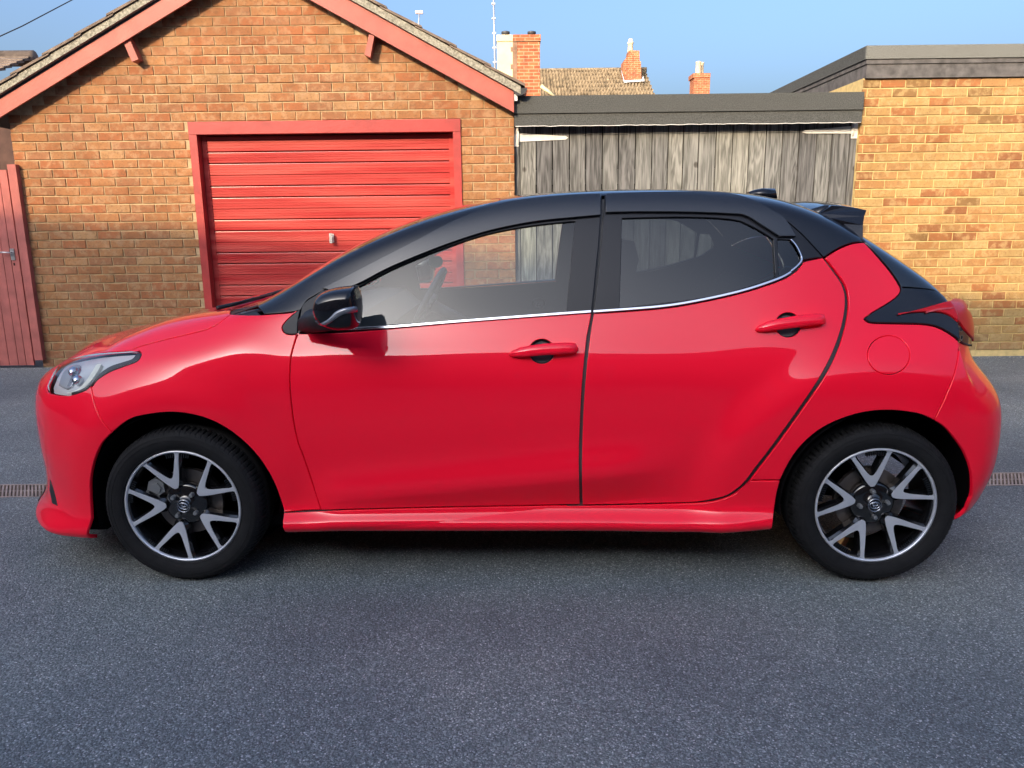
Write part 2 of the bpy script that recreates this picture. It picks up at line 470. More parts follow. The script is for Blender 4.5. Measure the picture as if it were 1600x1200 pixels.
# barge boards: sloping boards
def slope_board(name, mat, x_a, x_b, off0, off1, y0, y1, parent, O):
    """board along one slope between x_a and x_b, off0..off1 measured square to the slope above the lower board edge"""
    sgn = 1 if x_b <= apx+1e-6 else -1
    m_ = ml if sgn > 0 else -mr_
    c = sqrt(1+m_*m_)
    pts = []
    for x, off in ((x_a,off0),(x_b,off0),(x_b,off1),(x_a,off1)): pts.append((x, under(x)+off*c))
    mb = MB(); mb.prism(pts, y0, y1)
    return mb.build(name, mat, parent, -O, fix=True)
boardw = (A(0,157,YB).z-A(0,183,YB).z)/sqrt(1+ml*ml)
boardr = (A(801,141,YB).z-A(800,174,YB).z)/sqrt(1+mr_*mr_)
exl = gx0-.32
exr = A(803,170,YB).x
slope_board('barge_board', PINKW, exl, apx-.001, 0, boardw, YB, YB+.022, garage, GO)
slope_board('barge_board', PINKW, apx+.001, exr, 0, boardr, YB, YB+.022, garage, GO)
slope_board('soffit', SOFF, exl+.02, apx-.001, boardw*.5, boardw*.5+.02, YB+.024, YW-.002, garage, GO)
slope_board('soffit', SOFF, apx+.001, exr-.02, boardr*.5, boardr*.5+.02, YB+.024, YW-.002, garage, GO)
slope_board('verge', VERGE, exl-.05, apx-.001, boardw+.022, boardw+.075, YB-.035, YB+.10, garage, GO)
slope_board('verge', VERGE, apx+.001, exr+.06, boardr+.004, boardr+.062, YB-.035, YB+.10, garage, GO)
slope_board('roof_deck', SOFF, exl, apx-.001, boardw+.002, boardw+.02, YB+.004, YW+5.7, garage, GO)
slope_board('roof_deck', SOFF, apx+.001, exr, boardr-.016, boardr+.002, YB+.004, YW+5.7, garage, GO)
def tiles(side):
    tl = .40; ex = .335
    m_ = ml if side < 0 else -mr_
    c = sqrt(1+m_*m_); bw = boardw+.078 if side < 0 else boardr+.064
    L = abs((exl-.1) - apx) if side < 0 else abs(exr+.10-apx)
    n = int(L*c/ex)+1
    for k in range(n):
        s1 = L*c-k*ex; s0 = max(0, s1-tl)
        def pt(s, off):
            x = apx+side*s/c - side*off*m_/c*0
            return (x, apz-(s/c)*m_+off*c)
        lo = pt(s1, bw+.030); 
        pts = [pt(s1, bw+.012), pt(s1, bw+.034), pt(s0, bw+.016), pt(s0, bw-.001)]
        mb = MB(); mb.prism(pts, YB-.05, YW+5.75)
        mb.build('roof_tile', TILE, garage, -GO, fix=True)
tiles(-1); tiles(1)
# gallows blocks under the boards
for pts in ([(189,60),(199.5,56.5),(215,92),(205,96)], [(576,53),(584.5,55),(578,89),(569,85)]):
    p = [A(x, y, YB+.01) for x, y in pts]
    mb = MB(); mb.prism([(q.x, q.z) for q in p], YB+.024, YW-.004); mb.build('purlin_block', PINKW, garage, -GO, fix=True)
# gutter end at the right eaves
GUT = pmat('dark_gutter', (.035,.037,.042), .35)
gc = A(812,143,YB)
mb = MB()
N = 14; vs = []; fs = []
for j, y in enumerate((YB-.03, YW+5.6)):
    for k in range(N+1):
        q = pi+pi*k/N
        vs.append((gc.x+.062*cos(q), y, gc.z+.025+.062*sin(q)*1.0))
for k in range(N): fs.append((k, k+1, N+2+k, N+1+k))
fs.append(tuple(range(N+1)))
mb.add(vs, fs, 0, False); mb.box((gc.x-.066,YB-.03,gc.z+.022),(gc.x-.058,YW+5.6,gc.z+.03)); mb.box((gc.x+.058,YB-.03,gc.z+.022),(gc.x+.066,YW+5.6,gc.z+.03))
mb.build('gutter', GUT, garage, -GO)
mb = MB(); mb.box((gc.x-.05,YB+.01,gc.z-.075),(gc.x-.02,YB+.03,gc.z-.02)); mb.build('gutter_bracket', pmat('white_metal',(.7,.7,.7),.4), garage, -GO)
# door frame and door
fw = A(305,215).x-A(293,215).x
ftop = A(500,189).z-A(500,209).z
mb = MB(); mb.box((dx0,YW-.022,dz1-ftop),(dx1,YW+.10,dz1-.002)); mb.build('door_frame', REDF, garage, -GO)
for xa, xb in ((dx0, dx0+fw), (dx1-fw, dx1)):
    mb = MB(); mb.box((xa,YW-.018,.0),(xb,YW+.10,dz1-ftop-.001)); mb.build('door_frame', REDF, garage, -GO)
ix0, ix1 = dx0+fw+.002, dx1-fw-.002
ztop = dz1-ftop-.004
DY = YW+.085
door = MB(); door.box((ix0,DY+.03,.01),(ix1,DY+.05,ztop)); od = door.build('garage_door', REDD, garage, -GO)
mb = MB(); mb.box((dx0-.2,YW+.35,-.02),(dx1+.2,YW+.38,dz1+.2)); mb.box((dx0-.2,YW+.102,dz1+.003),(dx1+.2,YW+.35,dz1+.02)); mb.build('black_shade_sheet', DARK, garage, -GO)  # black sheets behind the door, painting the inside as unlit
OD = GO
sw = .045
mb = MB(); mb.box((ix0+.001,DY-.004,.012),(ix0+sw,DY+.03,ztop-.002)); mb.build('door_stile', REDD, od, (0,0,0)).location = (0,0,0)
mb = MB(); mb.box((ix1-sw,DY-.004,.012),(ix1-.001,DY+.03,ztop-.002)); mb.build('door_stile', REDD, od, (0,0,0))
zl = [A(320, 170+y/3.478).z for y in (140,232,295,418,480,603,665,787,849,965,1028)]
per = (zl[1]-zl[9])/4.0
edges_ = [ztop-.004, zl[1]]
zc_ = zl[1]; k = 0
a_ = per*62/185.; b2 = per*123/185.
while zc_ > .1:
    zc_ -= a_ if k % 2 == 0 else b2; edges_.append(max(zc_, .015)); k += 1
for i in range(len(edges_)-1):
    hi, lo = edges_[i]-.0022, edges_[i+1]+.0022
    if hi-lo < .02: continue
    wide = hi-lo > .14
    n = 3 if wide else 2
    prof = [(lo, DY+.028), (lo+.003, DY+.004)]
    m2 = max(2, int((hi-lo)/.024)); 
    for j in range(m2):
        z0 = lo+.006+(hi-lo-.012)*j/m2; z1 = lo+.006+(hi-lo-.012)*(j+1)/m2
        big = wide and j == m2//2-1
        dd = .012 if big else .003
        prof += [(z0+.001, DY+.0), (z1-.006, DY+.0), (z1-.0035, DY+dd), (z1-.001, DY+dd)]
    prof += [(hi-.003, DY+.004), (hi, DY+.028)]
    v = []; f = []
    for (z, y) in prof: v += [(ix0+sw+.001, y, z), (ix1-sw-.001, y, z)]
    for j in range(len(prof)-1): f.append((2*j, 2*j+1, 2*j+3, 2*j+2))
    mb = MB(); mb.add(v, f)
    mb.build('door_panel', REDD, od, (0,0,0))
hp = A(519,372,DY)
mb = MB(); mb.box((hp.x-.018,DY-.014,hp.z-.04),(hp.x+.018,DY,hp.z+.04)); mb.tube([(hp.x,DY-.05,hp.z),(hp.x,DY,hp.z)], .010, 8); mb.box((hp.x-.012,DY-.062,hp.z-.045),(hp.x+.012,DY-.045,hp.z+.045))
mb.build('door_handle', pmat('zinc',(.75,.76,.76),.3,.7), od, (0,0,0))
# small vent brick / screw on the wall at the left
# ---- pink-red plank gate at the far left
YG = YW-.04
def leaning(name, mat, top, bot, parent, O, y0=YG, y1=YG+.04):
    a0, a1 = A(top[0], top[1], y0), A(top[2], top[3], y0); b0_, b1_ = A(bot[0], bot[1], y0), A(bot[2], bot[3], y0)
    zb = max(.015, min(b0_.z, b1_.z))
    xl = (a0.x+b0_.x)/2; xr = (a1.x+b1_.x)/2
    mb = MB(); mb.box((xl,y0,zb),(xr,y1,(a0.z+a1.z)/2))
    return mb.build(name, mat, parent, -O)
PG = pmat('faded_pink_red_paint', (.36,.10,.085), .7, noise=.22, nscale=8, bump=.2, bscale=45)
gate0 = empty('plank_gate', (A(30,400).x-.3, YG, 0), 'faded pinkish red plank gate with a lever latch left of the orange brick garage', 'gate')
G0 = Vector(gate0.location)
xs = [A(x, 569, YG).x for x in (-60,-44,-30,-14.5,0,14.5,29,41,53.5)]
ztg = A(8,266,YG).z
rr_ = random.Random(4)
for i in range(len(xs)-1):
    mb = MB(); mb.box((xs[i]+.003,YG+rr_.uniform(0,.004),.03),(xs[i+1]-.003,YG+.022,ztg+rr_.uniform(-.004,.004))); mb.build('plank', PG, gate0, -G0)
px0, px1 = A(13,262,YG).x, A(29,262,YG).x
mb = MB(); mb.box((A(56.5,565,YG).x,YG-.02,.08),(A(69,565,YG).x,YG+.075,A(20,257,YG).z)); mb.build('gate_post', PG, gate0, -G0)
mb = MB(); mb.box((xs[0],YG+.024,.3),(xs[-1],YG+.06,.4)); mb.box((xs[0],YG+.024,1.4),(xs[-1],YG+.06,1.5)); mb.build('gate_ledge', PG, gate0, -G0)
lt = A(20,397,YG)
mb = MB(); mb.box((lt.x-.018,YG-.008,lt.z-.055),(lt.x+.018,YG,lt.z+.05)); mb.tube([(lt.x,YG-.01,lt.z+.015),(lt.x,YG-.045,lt.z+.015),(lt.x-.10,YG-.045,lt.z+.02)], .008, 6)
mb.build('gate_latch', pmat('dull_chrome',(.6,.6,.6),.3,.8), gate0, -G0)
mb = MB(); mb.box((lt.x-.006,YG-.003,lt.z-.105),(lt.x+.006,YG+.001,lt.z-.08)); mb.build('keyhole', DARK, gate0, -G0)

# ---- timber-gated flat-roofed store in the middle
WOOD = None
m, t, b = new_mat('weathered_timber'); tc = t.nodes.new('ShaderNodeTexCoord')
ge = t.nodes.new('ShaderNodeNewGeometry'); oi = t.nodes.new('ShaderNodeObjectInfo')
mp = t.nodes.new('ShaderNodeMapping'); mp.inputs['Scale'].default_value = (1, 1, .09)
ad = t.nodes.new('ShaderNodeVectorMath'); ad.operation = 'ADD'
cx_ = t.nodes.new('ShaderNodeCombineXYZ'); sc_ = t.nodes.new('ShaderNodeMath'); sc_.operation = 'MULTIPLY'; sc_.inputs[1].default_value = 37.0
t.links.new(oi.outputs['Random'], sc_.inputs[0]); t.links.new(sc_.outputs[0], cx_.inputs[0]); t.links.new(sc_.outputs[0], cx_.inputs[2])
t.links.new(ge.outputs['Position'], ad.inputs[0]); t.links.new(cx_.outputs[0], ad.inputs[1]); t.links.new(ad.outputs[0], mp.inputs[0])
n1 = t.nodes.new('ShaderNodeTexNoise'); n1.inputs['Scale'].default_value = 9; n1.inputs['Detail'].default_value = 3; n1.inputs['Distortion'].default_value = 1.6
t.links.new(mp.outputs[0], n1.inputs[0])
ms = t.nodes.new('ShaderNodeMath'); ms.operation = 'MULTIPLY'; ms.inputs[1].default_value = 42
t.links.new(n1.outputs['Fac'], ms.inputs[0])
sn = t.nodes.new('ShaderNodeMath'); sn.operation = 'SINE'; t.links.new(ms.outputs[0], sn.inputs[0])
n2 = t.nodes.new('ShaderNodeTexNoise'); n2.inputs['Scale'].default_value = 45; n2.inputs['Detail'].default_value = 6; t.links.new(mp.outputs[0], n2.inputs[0])
a2 = t.nodes.new('ShaderNodeMath'); a2.operation = 'MULTIPLY_ADD'; a2.inputs[1].default_value = .12; t.links.new(sn.outputs[0], a2.inputs[0]); t.links.new(n2.outputs['Fac'], a2.inputs[2])
rw = ramp(a2.outputs[0], [(.28,(.095,.096,.090)),(.5,(.175,.177,.168)),(.72,(.26,.262,.25))])
rt_ = ramp(oi.outputs['Random'], [(0,(.60,.60,.63)),(.5,(.95,.96,.95)),(1,(1.28,1.27,1.18))])
# knots
mpk = t.nodes.new('ShaderNodeMapping'); mpk.inputs['Scale'].default_value = (1, 1, .75); t.links.new(ad.outputs[0], mpk.inputs[0])
vk = t.nodes.new('ShaderNodeTexVoronoi'); vk.inputs['Scale'].default_value = 3.2; t.links.new(mpk.outputs[0], vk.inputs['Vector'])
rk = ramp(vk.outputs['Distance'], [(.0,(.25,.22,.20)),(.055,(.45,.42,.4)),(.085,(1,1,1))])
xm = mixc(rw.outputs[0], rt_.outputs[0], 1.0, 'MULTIPLY'); xm2 = mixc(xm.outputs[2], rk.outputs[0], 1.0, 'MULTIPLY')
t.links.new(xm2.outputs[2], b.inputs['Base Color']); b.inputs['Roughness'].default_value = .85; b.inputs['Specular IOR Level'].default_value = .2
bp = t.nodes.new('ShaderNodeBump'); bp.inputs['Strength'].default_value = .35; bp.inputs['Distance'].default_value = .004
t.links.new(a2.outputs[0], bp.inputs['Height']); t.links.new(bp.outputs[0], b.inputs['Normal'])
WOOD = m
FELT = pmat('mineral_felt', (.066,.070,.066), .9, noise=.45, nscale=130, bump=.5, bscale=160)
FELT2 = pmat('grey_felt_edge', (.16,.165,.15), .9, noise=.5, nscale=160, bump=.5, bscale=160)
GREYB = pmat('grey_stained_board', (.10,.095,.092), .8, noise=.4, nscale=14, bump=.2, bscale=60)
WHITE = pmat('white_painted_iron', (.66,.66,.62), .5, noise=.1, nscale=30)
YP = YW+.06; YF = YW-.07
store = empty('timber_store', (A(1070,200).x, YP, 0), 'flat-roofed store with weathered grey plank gates between the two brick garages', 'shed')
SO = Vector(store.location)
sx0, sx1 = gx1+.004, A(1345,160,YW).x-.004
zt, zm, zb = (A(900,150,YF).z+A(1200,144,YF).z)/2, (A(900,177,YF).z+A(1200,172,YF).z)/2, (A(900,197,YF).z+A(1200,191,YF).z)/2
mb = MB(); mb.box((sx0,YF,zm),(sx1,YF+.05,zt)); mb.build('felt_upstand', FELT, store, -SO)
mb = MB(); mb.box((sx0,YF+.014,zb),(sx1,YF+.05,zm-.002)); mb.build('fascia_board', FELT, store, -SO)
mb = MB(); mb.box((sx0,YF+.052,zt-.06),(sx1,YW+5.4,zt-.02)); mb.build('flat_roof', FELT, store, -SO)
vs = []; fs = []
r5 = random.Random(5); nn = 60
mb = MB(); mb.tube([(sx0+.01+(sx1-sx0-.02)*i/nn, YF+.006, zb-.004+r5.uniform(-.003,.003)) for i in range(nn+1)], .0035, 5); mb.build('drip_edge', WHITE, store, -SO)
pxs = [803.5,811.7,837.5,863,890,915.7,941.7,967,993.7,1019.5,1045,1068.7,1093,1120,1146,1172,1198.5,1224.5,1250.7,1278,1302,1330,1341]
pX = [A(x, 200-(x-800)*.012, YP).x for x in pxs]
leafs = []
mid = 11
rp = random.Random(8)
for (i0, i1, nm) in ((1, mid, 'left leaf'), (mid, len(pX)-2, 'right leaf')):
    mb = MB(); mb.box((pX[i0]+.01,YP+.03,.25),(pX[i1]-.01,YP+.07,.38)); mb.box((pX[i0]+.01,YP+.03,1.65),(pX[i1]-.01,YP+.07,1.78)); mb.box((pX[i0]+.01,YP+.028,.30),(pX[i0]+.11,YP+.069,1.70))
    lf = mb.build('gate_leaf', WOOD, store, -SO)
    for i in range(i0, i1):
        dy = rp.uniform(0, .006)
        mb = MB(); mb.box((pX[i]+.005,YP+dy,.04+rp.uniform(0,.012)),(pX[i+1]-.005,YP+.026,zb+.02)); mb.build('plank', WOOD, lf, (0,0,0))
for i in (0, len(pX)-2):
    mb = MB(); mb.box((pX[i]+.002,YP-.012,0),(pX[i+1]-.002,YP+.06,zb+.02)); mb.build('gate_post', WOOD, store, -SO)
mb = MB(); mb.box((sx0,YP+.5,0),(sx1,YP+.55,zt-.07)); mb.build('black_shade_sheet', DARK, store, -SO)  # black sheet that paints the shade seen between the planks
def hinge(plate, strap):
    mb = MB()
    a, c = A(plate[0], plate[1], YP-.016), A(plate[2], plate[3], YP-.016)
    mb.box((a.x,YP-.018,c.z),(c.x,YP-.013,a.z))
    p = [A(x, y, YP-.008) for x, y in strap]
    mb.prism([(q.x, q.z) for q in p], YP-.008, YP-.001)
    mb.tube([((a.x+c.x)/2+(.02 if strap[0][0] < 1000 else -.02),YP-.02,c.z+.02),((a.x+c.x)/2+(.02 if strap[0][0] < 1000 else -.02),YP-.02,a.z-.02)], .009, 6)
    mb.build('hinge', WHITE, store, -SO, fix=False)
hinge((802.5,200.5,810.5,229), [(811,208.5),(884,212.5),(888,215),(884,218),(811,221.5)])
hinge((1331.5,189,1341.5,216), [(1253,206.5),(1258,203.5),(1330,197),(1330,208.5),(1260,208.5)])

# ---- flat-roofed buff brick garage on the right
rx0 = (A(1347,130).x+A(1336,325).x)/2
g2 = empty('flat_roof_garage', (rx0, YW, 0), 'buff yellow brick garage with a grey felt and board fascia at the right edge', 'garage')
O2 = Vector(g2.location)
rz1 = (A(1350,121.5).z+A(1580,120).z)/2
def visR(q):
    v = visL(q)
    return v if v > 0 else 0
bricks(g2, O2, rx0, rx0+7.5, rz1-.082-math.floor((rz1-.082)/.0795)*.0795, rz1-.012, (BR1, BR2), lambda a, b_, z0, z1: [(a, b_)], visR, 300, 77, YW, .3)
mb = MB(); mb.box((rx0,YW+.0045,-.02),(rx0+7.5,YW+.10,rz1)); mb.box((rx0,YW+.10,-.02),(rx0+.1,YW+6,rz1)); mb.box((rx0+7.4,YW+.10,-.02),(rx0+7.5,YW+6,rz1)); mb.build('wall', MORTR, g2, -O2)
# side wall brick faces are hidden by the store; fascia all round
YFR = YW-.05
fx0 = A(1354,80,YFR).x
zz = [(A(1356,y0,YFR).z) for y0 in (71,92,100,121.5)]
for (nm, z0, z1, dpt, mt) in (('felt_edge', zz[1], zz[0], .0, FELT2), ('fascia_board', zz[2]+.003, zz[1]-.003, .012, GREYB), ('fascia_board', zz[3], zz[2]-.002, .022, GREYB)):
    mb = MB(); mb.box((fx0+dpt,YFR+dpt,z0),(rx0+7.6,YFR+dpt+.025,z1)); mb.build(nm, mt, g2, -O2)
    mb = MB(); mb.box((fx0+dpt,YFR+dpt+.026,z0),(fx0+dpt+.025,YW+6.1,z1)); mb.build(nm, mt if nm != 'felt_edge' else FELT, g2, -O2)
mb = MB(); mb.box((fx0+.03,YFR+.03,zz[2]),(rx0+7.55,YW+6,zz[0]-.02)); mb.build('flat_roof', FELT, g2, -O2)

# ---- neighbouring garage behind the red gate
nb = empty('neighbour_garage', (-8.5, 10.5, 0), 'brick garage with shade put into its wall colour and a brown tiled roof behind the plank gate at the far left', 'garage')
NO = Vector(nb.location)
Yn = 10.2
e0 = A(12,183,Yn)
mb = MB(); mb.box((-13,Yn,-.02),(e0.x+.9,Yn+.2,A(0,150,Yn).z)); mb.build('wall', pmat('shade_painted_brick', (.075,.04,.03), .95, noise=.3, nscale=9), nb, -NO)  # brick colour darkened to paint in shade; the sun still reaches this wall
rt0 = A(0,83,Yn+1.6); rt1 = A(53,83,Yn+1.6); ev = A(0,140,Yn-.1)
nrow = 12
for k in range(nrow):
    t0_, t1_ = k/nrow, (k+1.25)/nrow
    y0 = Yn-.2+(1.8)*t0_; y1 = Yn-.2+1.8*t1_; z0 = ev.z+(rt0.z-.05-ev.z)*t0_; z1 = ev.z+(rt0.z-.05-ev.z)*t1_
    mb = MB(); mb.add([(-13,y0,z0+.03),(rt1.x,y0,z0+.03),(rt1.x,y1,z1+.01),(-13,y1,z1+.01),(-13,y0,z0),(rt1.x,y0,z0),(rt1.x,y1,z1-.03),(-13,y1,z1-.03)], [(0,1,2,3),(4,7,6,5),(0,4,5,1),(1,5,6,2),(2,6,7,3),(3,7,4,0)])
    mb.build('tile_course', TILE, nb, -NO)
mb = MB()
mb.tube([(-13,Yn+1.6,rt0.z-.07),(rt1.x,Yn+1.6,rt1.z-.07)], .11, 12); mb.build('ridge_tile', TILE, nb, -NO)

# ---- houses beyond
HB = pmat('old_red_brick', (.36,.13,.07), .95, noise=.35, nscale=5, bump=.3, bscale=40)
CREAM = pmat('cream_render', (.66,.56,.32), .9, noise=.12, nscale=4)
CLAYP = pmat('pale_clay_pot', (.66,.53,.33), .8)
def brick_tex(name, c1_, c2_, mo, s=1.0):
    global t
    m, t, b = new_mat(name)
    tc = t.nodes.new('ShaderNodeTexCoord')
    br = t.nodes.new('ShaderNodeTexBrick'); br.inputs['Scale'].default_value = 1.0
    br.inputs['Brick Width'].default_value = .225*s; br.inputs['Row Height'].default_value = .075*s; br.inputs['Mortar Size'].default_value = .009*s
    br.inputs['Color1'].default_value = (*c1_, 1); br.inputs['Color2'].default_value = (*c2_, 1); br.inputs['Mortar'].default_value = (*mo, 1)
    mpn = t.nodes.new('ShaderNodeMapping'); mpn.inputs['Rotation'].default_value = (pi/2, 0, 0)
    sx = t.nodes.new('ShaderNodeSeparateXYZ'); t.links.new(tc.outputs['Object'], sx.inputs[0])
    ax_ = t.nodes.new('ShaderNodeMath'); ax_.operation = 'ADD'; t.links.new(sx.outputs[0], ax_.inputs[0]); t.links.new(sx.outputs[1], ax_.inputs[1])
    cb = t.nodes.new('ShaderNodeCombineXYZ'); t.links.new(ax_.outputs[0], cb.inputs[0]); t.links.new(sx.outputs[2], cb.inputs[1])
    t.links.new(cb.outputs[0], br.inputs['Vector'])
    nz = t.nodes.new('ShaderNodeTexNoise'); nz.inputs['Scale'].default_value = 6; nz.inputs['Detail'].default_value = 5; t.links.new(tc.outputs['Object'], nz.inputs[0])
    r = ramp(nz.outputs['Fac'], [(.3,(.55,.55,.6)),(.7,(1.3,1.2,1.1))])
    x = mixc(br.outputs[0], r.outputs[0], 1.0, 'MULTIPLY'); t.links.new(x.outputs[2], b.inputs['Base Color'])
    bp = t.nodes.new('ShaderNodeBump'); bp.inputs['Strength'].default_value = .5; bp.inputs['Distance'].default_value = .01; bp.invert = True
    t.links.new(br.outputs['Fac'], bp.inputs['Height']); t.links.new(bp.outputs[0], b.inputs['Normal'])
    b.inputs['Roughness'].default_value = .95; b.inputs['Specular IOR Level'].default_value = .15
    return m
BT = brick_tex('chimney_brick', (.42,.14,.065), (.33,.10,.05), (.40,.28,.17))
LEAD = pmat('lead_flashing', (.55,.56,.58), .5)
# house with the large two-tone stack
Yh = 19.0
h1 = empty('terraced_house', (A(812,130,Yh).x, Yh, 0), 'house behind the garages whose tall stack is half cream render, half red brick', 'house')
H1 = Vector(h1.location)
def pbox(x0, x1, y0, y1, Y, d, M_=None):
    a, c = A(x0, y0, Y), A(x1, y1, Y)
    return (a.x, Y, c.z), (c.x, Y+d, a.z)
def pb(mb, x0, x1, y0, y1, Y, d): mb.box(*pbox(x0, x1, y0, y1, Y, d))
mb = MB(); a = A(700,165,Yh); c = A(870,165,Yh)
mb.box((a.x,Yh-.8,0),(c.x,Yh+6,a.z)); mb.build('wall', HB, h1, -H1)
mb = MB(); mb.prism([(a.x-.2,a.z),(c.x+.1,a.z),((a.x+c.x)/2,a.z+.35)], Yh+.9, Yh+6); mb.build('roof', TILE, h1, -H1, fix=True)
mb = MB(); pb(mb, 776.5, 803, 64, 165, Yh, .85); pb(mb, 775.5, 801, 54.5, 64, Yh-.02, .88)
ch = mb.build('chimney', CREAM, h1, -H1)
mb = MB(); pb(mb, 804, 844, 64, 168, Yh-.012, .9); pb(mb, 801.5, 845, 54, 64, Yh-.04, .95)
mb.build('chimney_brickwork', BT, ch, (0,0,0))
mb = MB()
for k in range(8):
    y = 60+k*13.5
    pb(mb, 801-(3 if k % 2 else 0), 808, y, y+6.7, Yh-.02, .3)
    pb(mb, 801, 808, y+6.7, y+13.4, Yh-.016, .3)
mb.build('chimney_quoin', pmat('dull_brown_brick',(.23,.14,.09),.95,noise=.3,nscale=8), ch, (0,0,0))
for x in (790, 831):
    p = A(x, 54, Yh+.3); mb = MB(); mb.lathe([(.09,0),(.085,.05),(.10,.06),(.10,.10),(.07,.11),(0,.11)], 14, (p.x,Yh+.4,p.z-.02), axis='z'); mb.build('chimney_pot', pmat('dark_cowl',(.04,.04,.045),.5), ch, (0,0,0))
# pantiled house roof
def pantile(name, parent, O, x0, x1, yb, zb_, yt, zt_, nc, nr, mat):
    xs_ = []
    mb = MB(); vs = []; fs = []
    per = 8
    nx = nc*per+1
    r = random.Random(2)
    for j in range(nr):
        for e in (0, 1):
            tt = (j+e*1.0)/nr
            for i in range(nx):
                x = x0+(x1-x0)*i/(nx-1)
                ph = (i % per)/per
                hgt = .09*sin(2*pi*ph) if ph < .5 else .03*sin(2*pi*ph)
                lift = .13*(1-e)
                y = yb+(yt-yb)*tt; z = zb_+(zt_-zb_)*tt
                vs.append((x, y-(hgt+lift)*.6, z+(hgt+lift)*.8))
    for j in range(nr):
        for e in (0,):
            a = (2*j)*nx; b_ = (2*j+1)*nx
            for i in range(nx-1): fs.append((a+i, a+i+1, b_+i+1, b_+i))
        if j < nr-1:
            a = (2*j+1)*nx; b_ = (2*j+2)*nx
            for i in range(nx-1): fs.append((a+i, a+i+1, b_+i+1, b_+i))
    mb.add(vs, fs, 0, True)
    return mb.build(name, mat, parent, -O)
PANT = pmat('weathered_pantile', (.20,.155,.10), .9, noise=.6, nscale=5, bump=.4, bscale=14)
Yr = 30.0
h2 = empty('pantiled_house', (A(930,150,Yr).x, Yr, 0), 'distant house with mossy brown pantile roof and one leaning brick chimney', 'house')
H2 = Vector(h2.location)
ridge = A(930,109.5,Yr+3.2); eave = A(930,165,Yr)
xr0, xr1 = A(835,110,Yr+3.2).x, A(1011,108,Yr+3.2).x
mb = MB(); mb.box((xr0,Yr+.3,0),(xr1+.1,Yr+6.2,eave.z-.05)); mb.prism([], 0, 1) if False else None
mb.build('wall', HB, h2, -H2)
rf = pantile('roof', h2, H2, xr0, A(1023,147,Yr+.8).x-.02, Yr, eave.z, Yr+3.2, ridge.z, 36, 9, PANT)
mb = MB(); mb.add([(xr0,Yr+3.22,ridge.z-.05),(xr1,Yr+3.22,ridge.z-.05),(xr1,Yr+6.4,eave.z),(xr0,Yr+6.4,eave.z)], [(0,1,2,3)]); mb.build('rear_roof', PANT, h2, -H2)
mb = MB(); mb.add([(xr1-.4,Yr+.3,eave.z-.3),(xr1-.4,Yr+3.2,ridge.z-.3),(xr1-.4,Yr+6.1,eave.z-.3)], [(0,1,2)]); mb.build('gable', HB, h2, -H2)
mb = MB(); mb.tube([(xr0,Yr+3.2,ridge.z+.0),(xr1-.02,Yr+3.2,ridge.z+.0)], .09, 8); mb.build('ridge_tile', PANT, h2, -H2)
mb = MB(); q0 = A(845,134,Yr-.3); q1 = A(868,152,Yr-.3); mb.tube([(q0.x,Yr-.3,q0.z),(q1.x,Yr-.3,q1.z)], .07, 4); mb.build('verge', CREAM, h2, -H2)
Yc = Yr+1.6
mb = MB(); 
pts = [(973,126),(1002,125),(1001.5,96),(999.5,95.5),(999,79),(983,78.5),(982,86),(974.5,95)]
mb.prism([(A(x, y, Yc).x, A(x, y, Yc).z) for x, y in pts], Yc, Yc+.7)
ch2 = mb.build('chimney', BT, h2, -H2, fix=True)
mb = MB(); p = A(987,79,Yc); sc1 = A(988,79,Yc).x-p.x; mb.lathe([(4.6*sc1,0),(4.0*sc1,12*sc1),(4.8*sc1,13*sc1),(5.0*sc1,15*sc1),(3.5*sc1,16*sc1),(3.0*sc1,20*sc1),(0,20.5*sc1)], 14, (p.x,Yc+.35,p.z), axis='z'); mb.build('chimney_pot', CLAYP, ch2, (0,0,0))
mb = MB(); mb.prism([(A(x, y, Yc-.1).x, A(x, y, Yc-.1).z) for x, y in ((971,110),(975.5,125.5),(1002,124.5),(1005,119),(1007,127),(975,129))], Yc-.12, Yc-.02); mb.build('flashing', LEAD, ch2, (0,0,0), fix=True)
Yt = 36.0
h3 = empty('far_house', (A(1097,140,Yt).x, Yt, 0), 'farthest house, only its slim chimney with two clay pots showing', 'house')
H3 = Vector(h3.location)
a = A(1050,165,Yt); c = A(1150,165,Yt)
mb = MB(); mb.box((a.x,Yt-1,0),(c.x,Yt+5,a.z)); mb.build('wall', HB, h3, -H3)
mb = MB(); pb(mb, 1084.5, 1108, 121, 166, Yt, .8); pb(mb, 1083, 1110, 114.5, 121, Yt-.05, .9); ch3 = mb.build('chimney', BT, h3, -H3)
for x, r0 in ((1094, 4.4), (1101, 4.8)):
    p = A(x, 115, Yt); s1 = A(x+1,115,Yt).x-p.x
    mb = MB(); mb.lathe([(r0*s1,0),(r0*.9*s1,19*s1),(r0*1.05*s1,20*s1),(r0*1.05*s1,(22 if x > 1095 else 20.5)*s1),(0,22*s1)], 12, (p.x,Yt+.4+(x-1094)*.05,p.z-.02), axis='z'); mb.build('chimney_pot', CLAYP, ch3, (0,0,0))
